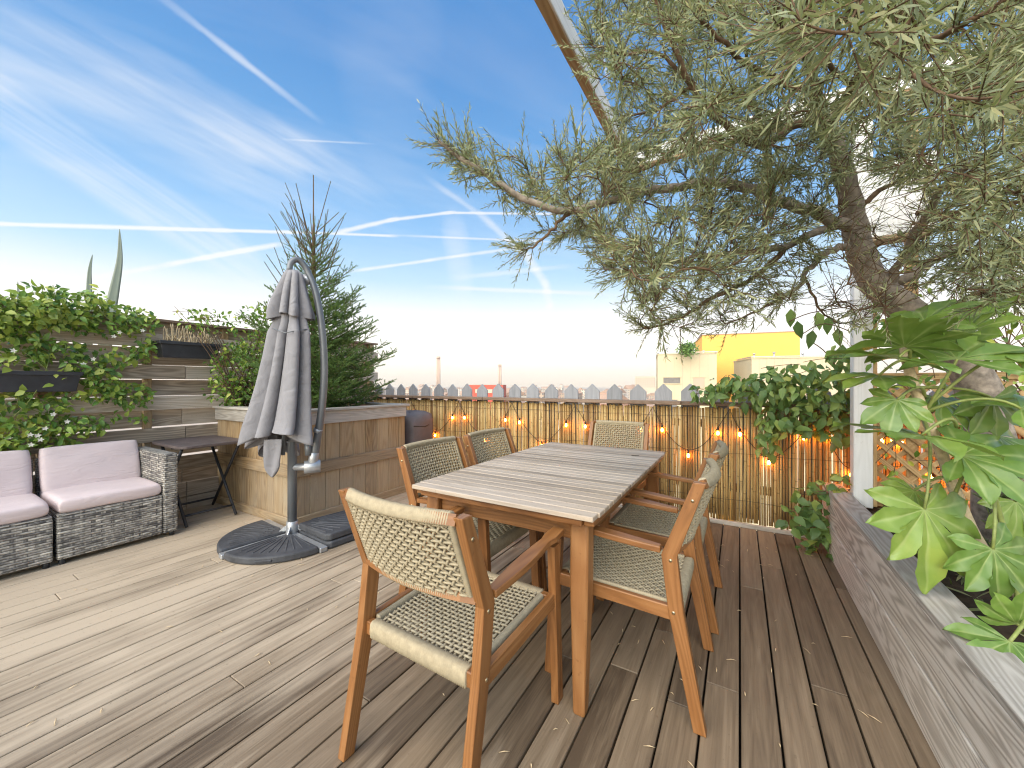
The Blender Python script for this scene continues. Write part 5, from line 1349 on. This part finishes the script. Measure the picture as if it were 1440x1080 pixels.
for (p0,p1,y0,y1,mt) in ((935.5,955,531,539,'glass_dark'),(977,990,531,545,'chimney'),(940,952,562,580,'glass_dark')):
    f = (p0-925)/83; Y = 66-3*f; w = (p1-p0)/F*Y*1.1; p = a+u*((b-a).length*((p0+p1)/2-925)/83); p.z = zat((y0+y1)/2,Y); q = MB(); q.box(p-bk_*.02, (w,.1,(y1-y0)/F*Y), Mx); wn = q.build('window', M[mt], t)
    q = MB(); q.box(p-bk_*.06+Vector((0,0,(y1-y0)/F*Y/2+.06)), (w+.3,.14,.1), Mx); q.box(p-bk_*.06-Vector((0,0,(y1-y0)/F*Y/2+.06)), (w+.3,.14,.1), Mx); q.build('frame', M['cream_wall'], wn)
cb = slab_house('cream_building', 1057, 60, 1215, 56, zat(503.5,58.5), 10, 'cream_wall', 'long low cream building in front of the right half of the yellow one', 'building', joints=14)
roof_bits(cb[0], cb[1], cb[2], cb[4], zat(503.5,58.5), 3, 3)
p = W(966,497,62.5); t = thing('rooftop_shrub', p, 'small green shrub on the roof of the left cream building', 'shrub')
leaves('leaves', M['spruce'], t, np.array(p)+RNG.normal(size=(700,3))*np.array([.55,.55,.5])+np.array([0,0,.75]), rv(700), rv(700), .45, .22, T_OVA)
q = MB(); q.tube([p-Vector((0,0,.2)), p+Vector((0,0,.9))], [.1,.05], 6); q.build('trunk', M['twig'], t)
# red block with a white lower storey
t, a, b, u, bk_, Mx = slab_house('red_building', 654, 262, 707, 258, zat(541.5,260), 14, 'red_wall', 'low red fronted building between the two tall chimneys', 'building')
q = MB(); p = (a+b)/2; q.box((p.x-bk_.x*.1,p.y-bk_.y*.1,zat(550,260)), ((b-a).length*.45,.3,2.5), Mx); q.build('window_band', M['city_wall'], t)
t, a, b, u, bk_, Mx = slab_house('apartment_tower', 893, 620, 922, 610, zat(529.5,615), 20, 'city_wall', 'pale apartment block rising above the far roofs left of the cream building', 'building')
for k in range(5):
    for j in range(9):
        f = (j+.5)/9; p = a+u*((b-a).length*f); q = MB(); q.box((p.x-bk_.x*.1,p.y-bk_.y*.1,zat(531.5,615)-1.2-k*3), (1.6,.3,1.5), Mx); q.build('window', M['glass_dark'], t)
# twin-flue chimneys
for (px, wpx, top, Y, lab) in ((616.5,5.6,501,1250,'taller of the two far chimneys, standing left of the red building'),(703,4.6,512.5,1350,'shorter far chimney at the right end of the red building')):
    c = W(px,540,Y); r = wpx/2/F*Y; zt = zat(top,Y); t = thing('chimney', (c.x,c.y,GZ), lab, 'chimney', 'far chimneys')
    for s in (-1,1):
        q = MB(); o_ = Vector((CT,ST,0))*(s*r*.5); q.tube([(c.x+o_.x,c.y+o_.y,GZ),(c.x+o_.x,c.y+o_.y,zt)], [r*.62,r*.46], 14); q.build('flue', M['chimney'], t)
    q = MB(); q.tube([(c.x,c.y,zt-r*1.2),(c.x,c.y,zt-r*.5)], [r*1.0,r*1.0], 16); q.build('collar', M['city_roof'], t)
# pale town houses: three kinds, copied
def house_proto(w, d, h, pitched):
    t = thing('town_house', (0,0,GZ), 'small pale block among the far roofs of the town', 'building', 'pale blocks of the far town')
    q = MB(); q.box((0,0,h/2),(w,d,h)); q.build('wall', M['town_wall'], t, local=True)
    q = MB()
    if pitched: q.prism([(-w/2-.4,0),(w/2+.4,0),(0,w*.28)], -d/2-.3, d/2+.3, Matrix(((1,0,0,0),(0,0,1,0),(0,1,0,h+.01),(0,0,0,1))))
    else: q.box((0,0,h+.2),(w+.4,d+.4,.4)); q.box((w*.2,0,h+1.2),(3,3,1.6)); q.box((-w*.25,d*.2,h+1.0),(1.2,2,1.2))
    q.build('roof', M['city_roof'], t, local=True)
    return t
protos = [house_proto(14,12,14,True), house_proto(26,13,20,False), house_proto(18,14,17,True)]
ids = [0,0,0]
for k in range(170):
    Y = 170*math.exp(random.random()*2.7); px = random.uniform(480,1120)
    if 640 < px < 720 and Y < 270: Y += 150
    if 900 < px: Y = max(Y, 140)
    i = random.choice([0,0,1,2,2]); c = W(px,540,Y)
    o = protos[i] if ids[i] == 0 else dup(protos[i]); ids[i] += 1
    o.location = (c.x,c.y,GZ-random.uniform(0,4)+(Y/2500)*8); o.rotation_euler = (0,0,random.uniform(0,3.1)); s = random.uniform(.8,1.3); o.scale = (s,s,random.uniform(.85,1.25))

# ------------------------------------------------------------------ the air between here and the far town
q = MB(); q.box((-1000,1300,38),(4200,4200,140)); hz = q.build('haze', None); tag(hz, kind='stuff')
hm = bpy.data.materials.new('haze'); hm.use_nodes = True; ht = hm.node_tree; ht.nodes.remove(ht.nodes['Principled BSDF'])
pv = mknode(ht, 'VolumePrincipled', {'Color':(1,.93,.84,1),'Density':.00026,'Anisotropy':0.}); ht.links.new(pv.outputs[0], ht.nodes['Material Output'].inputs['Volume']); hz.data.materials.append(hm)
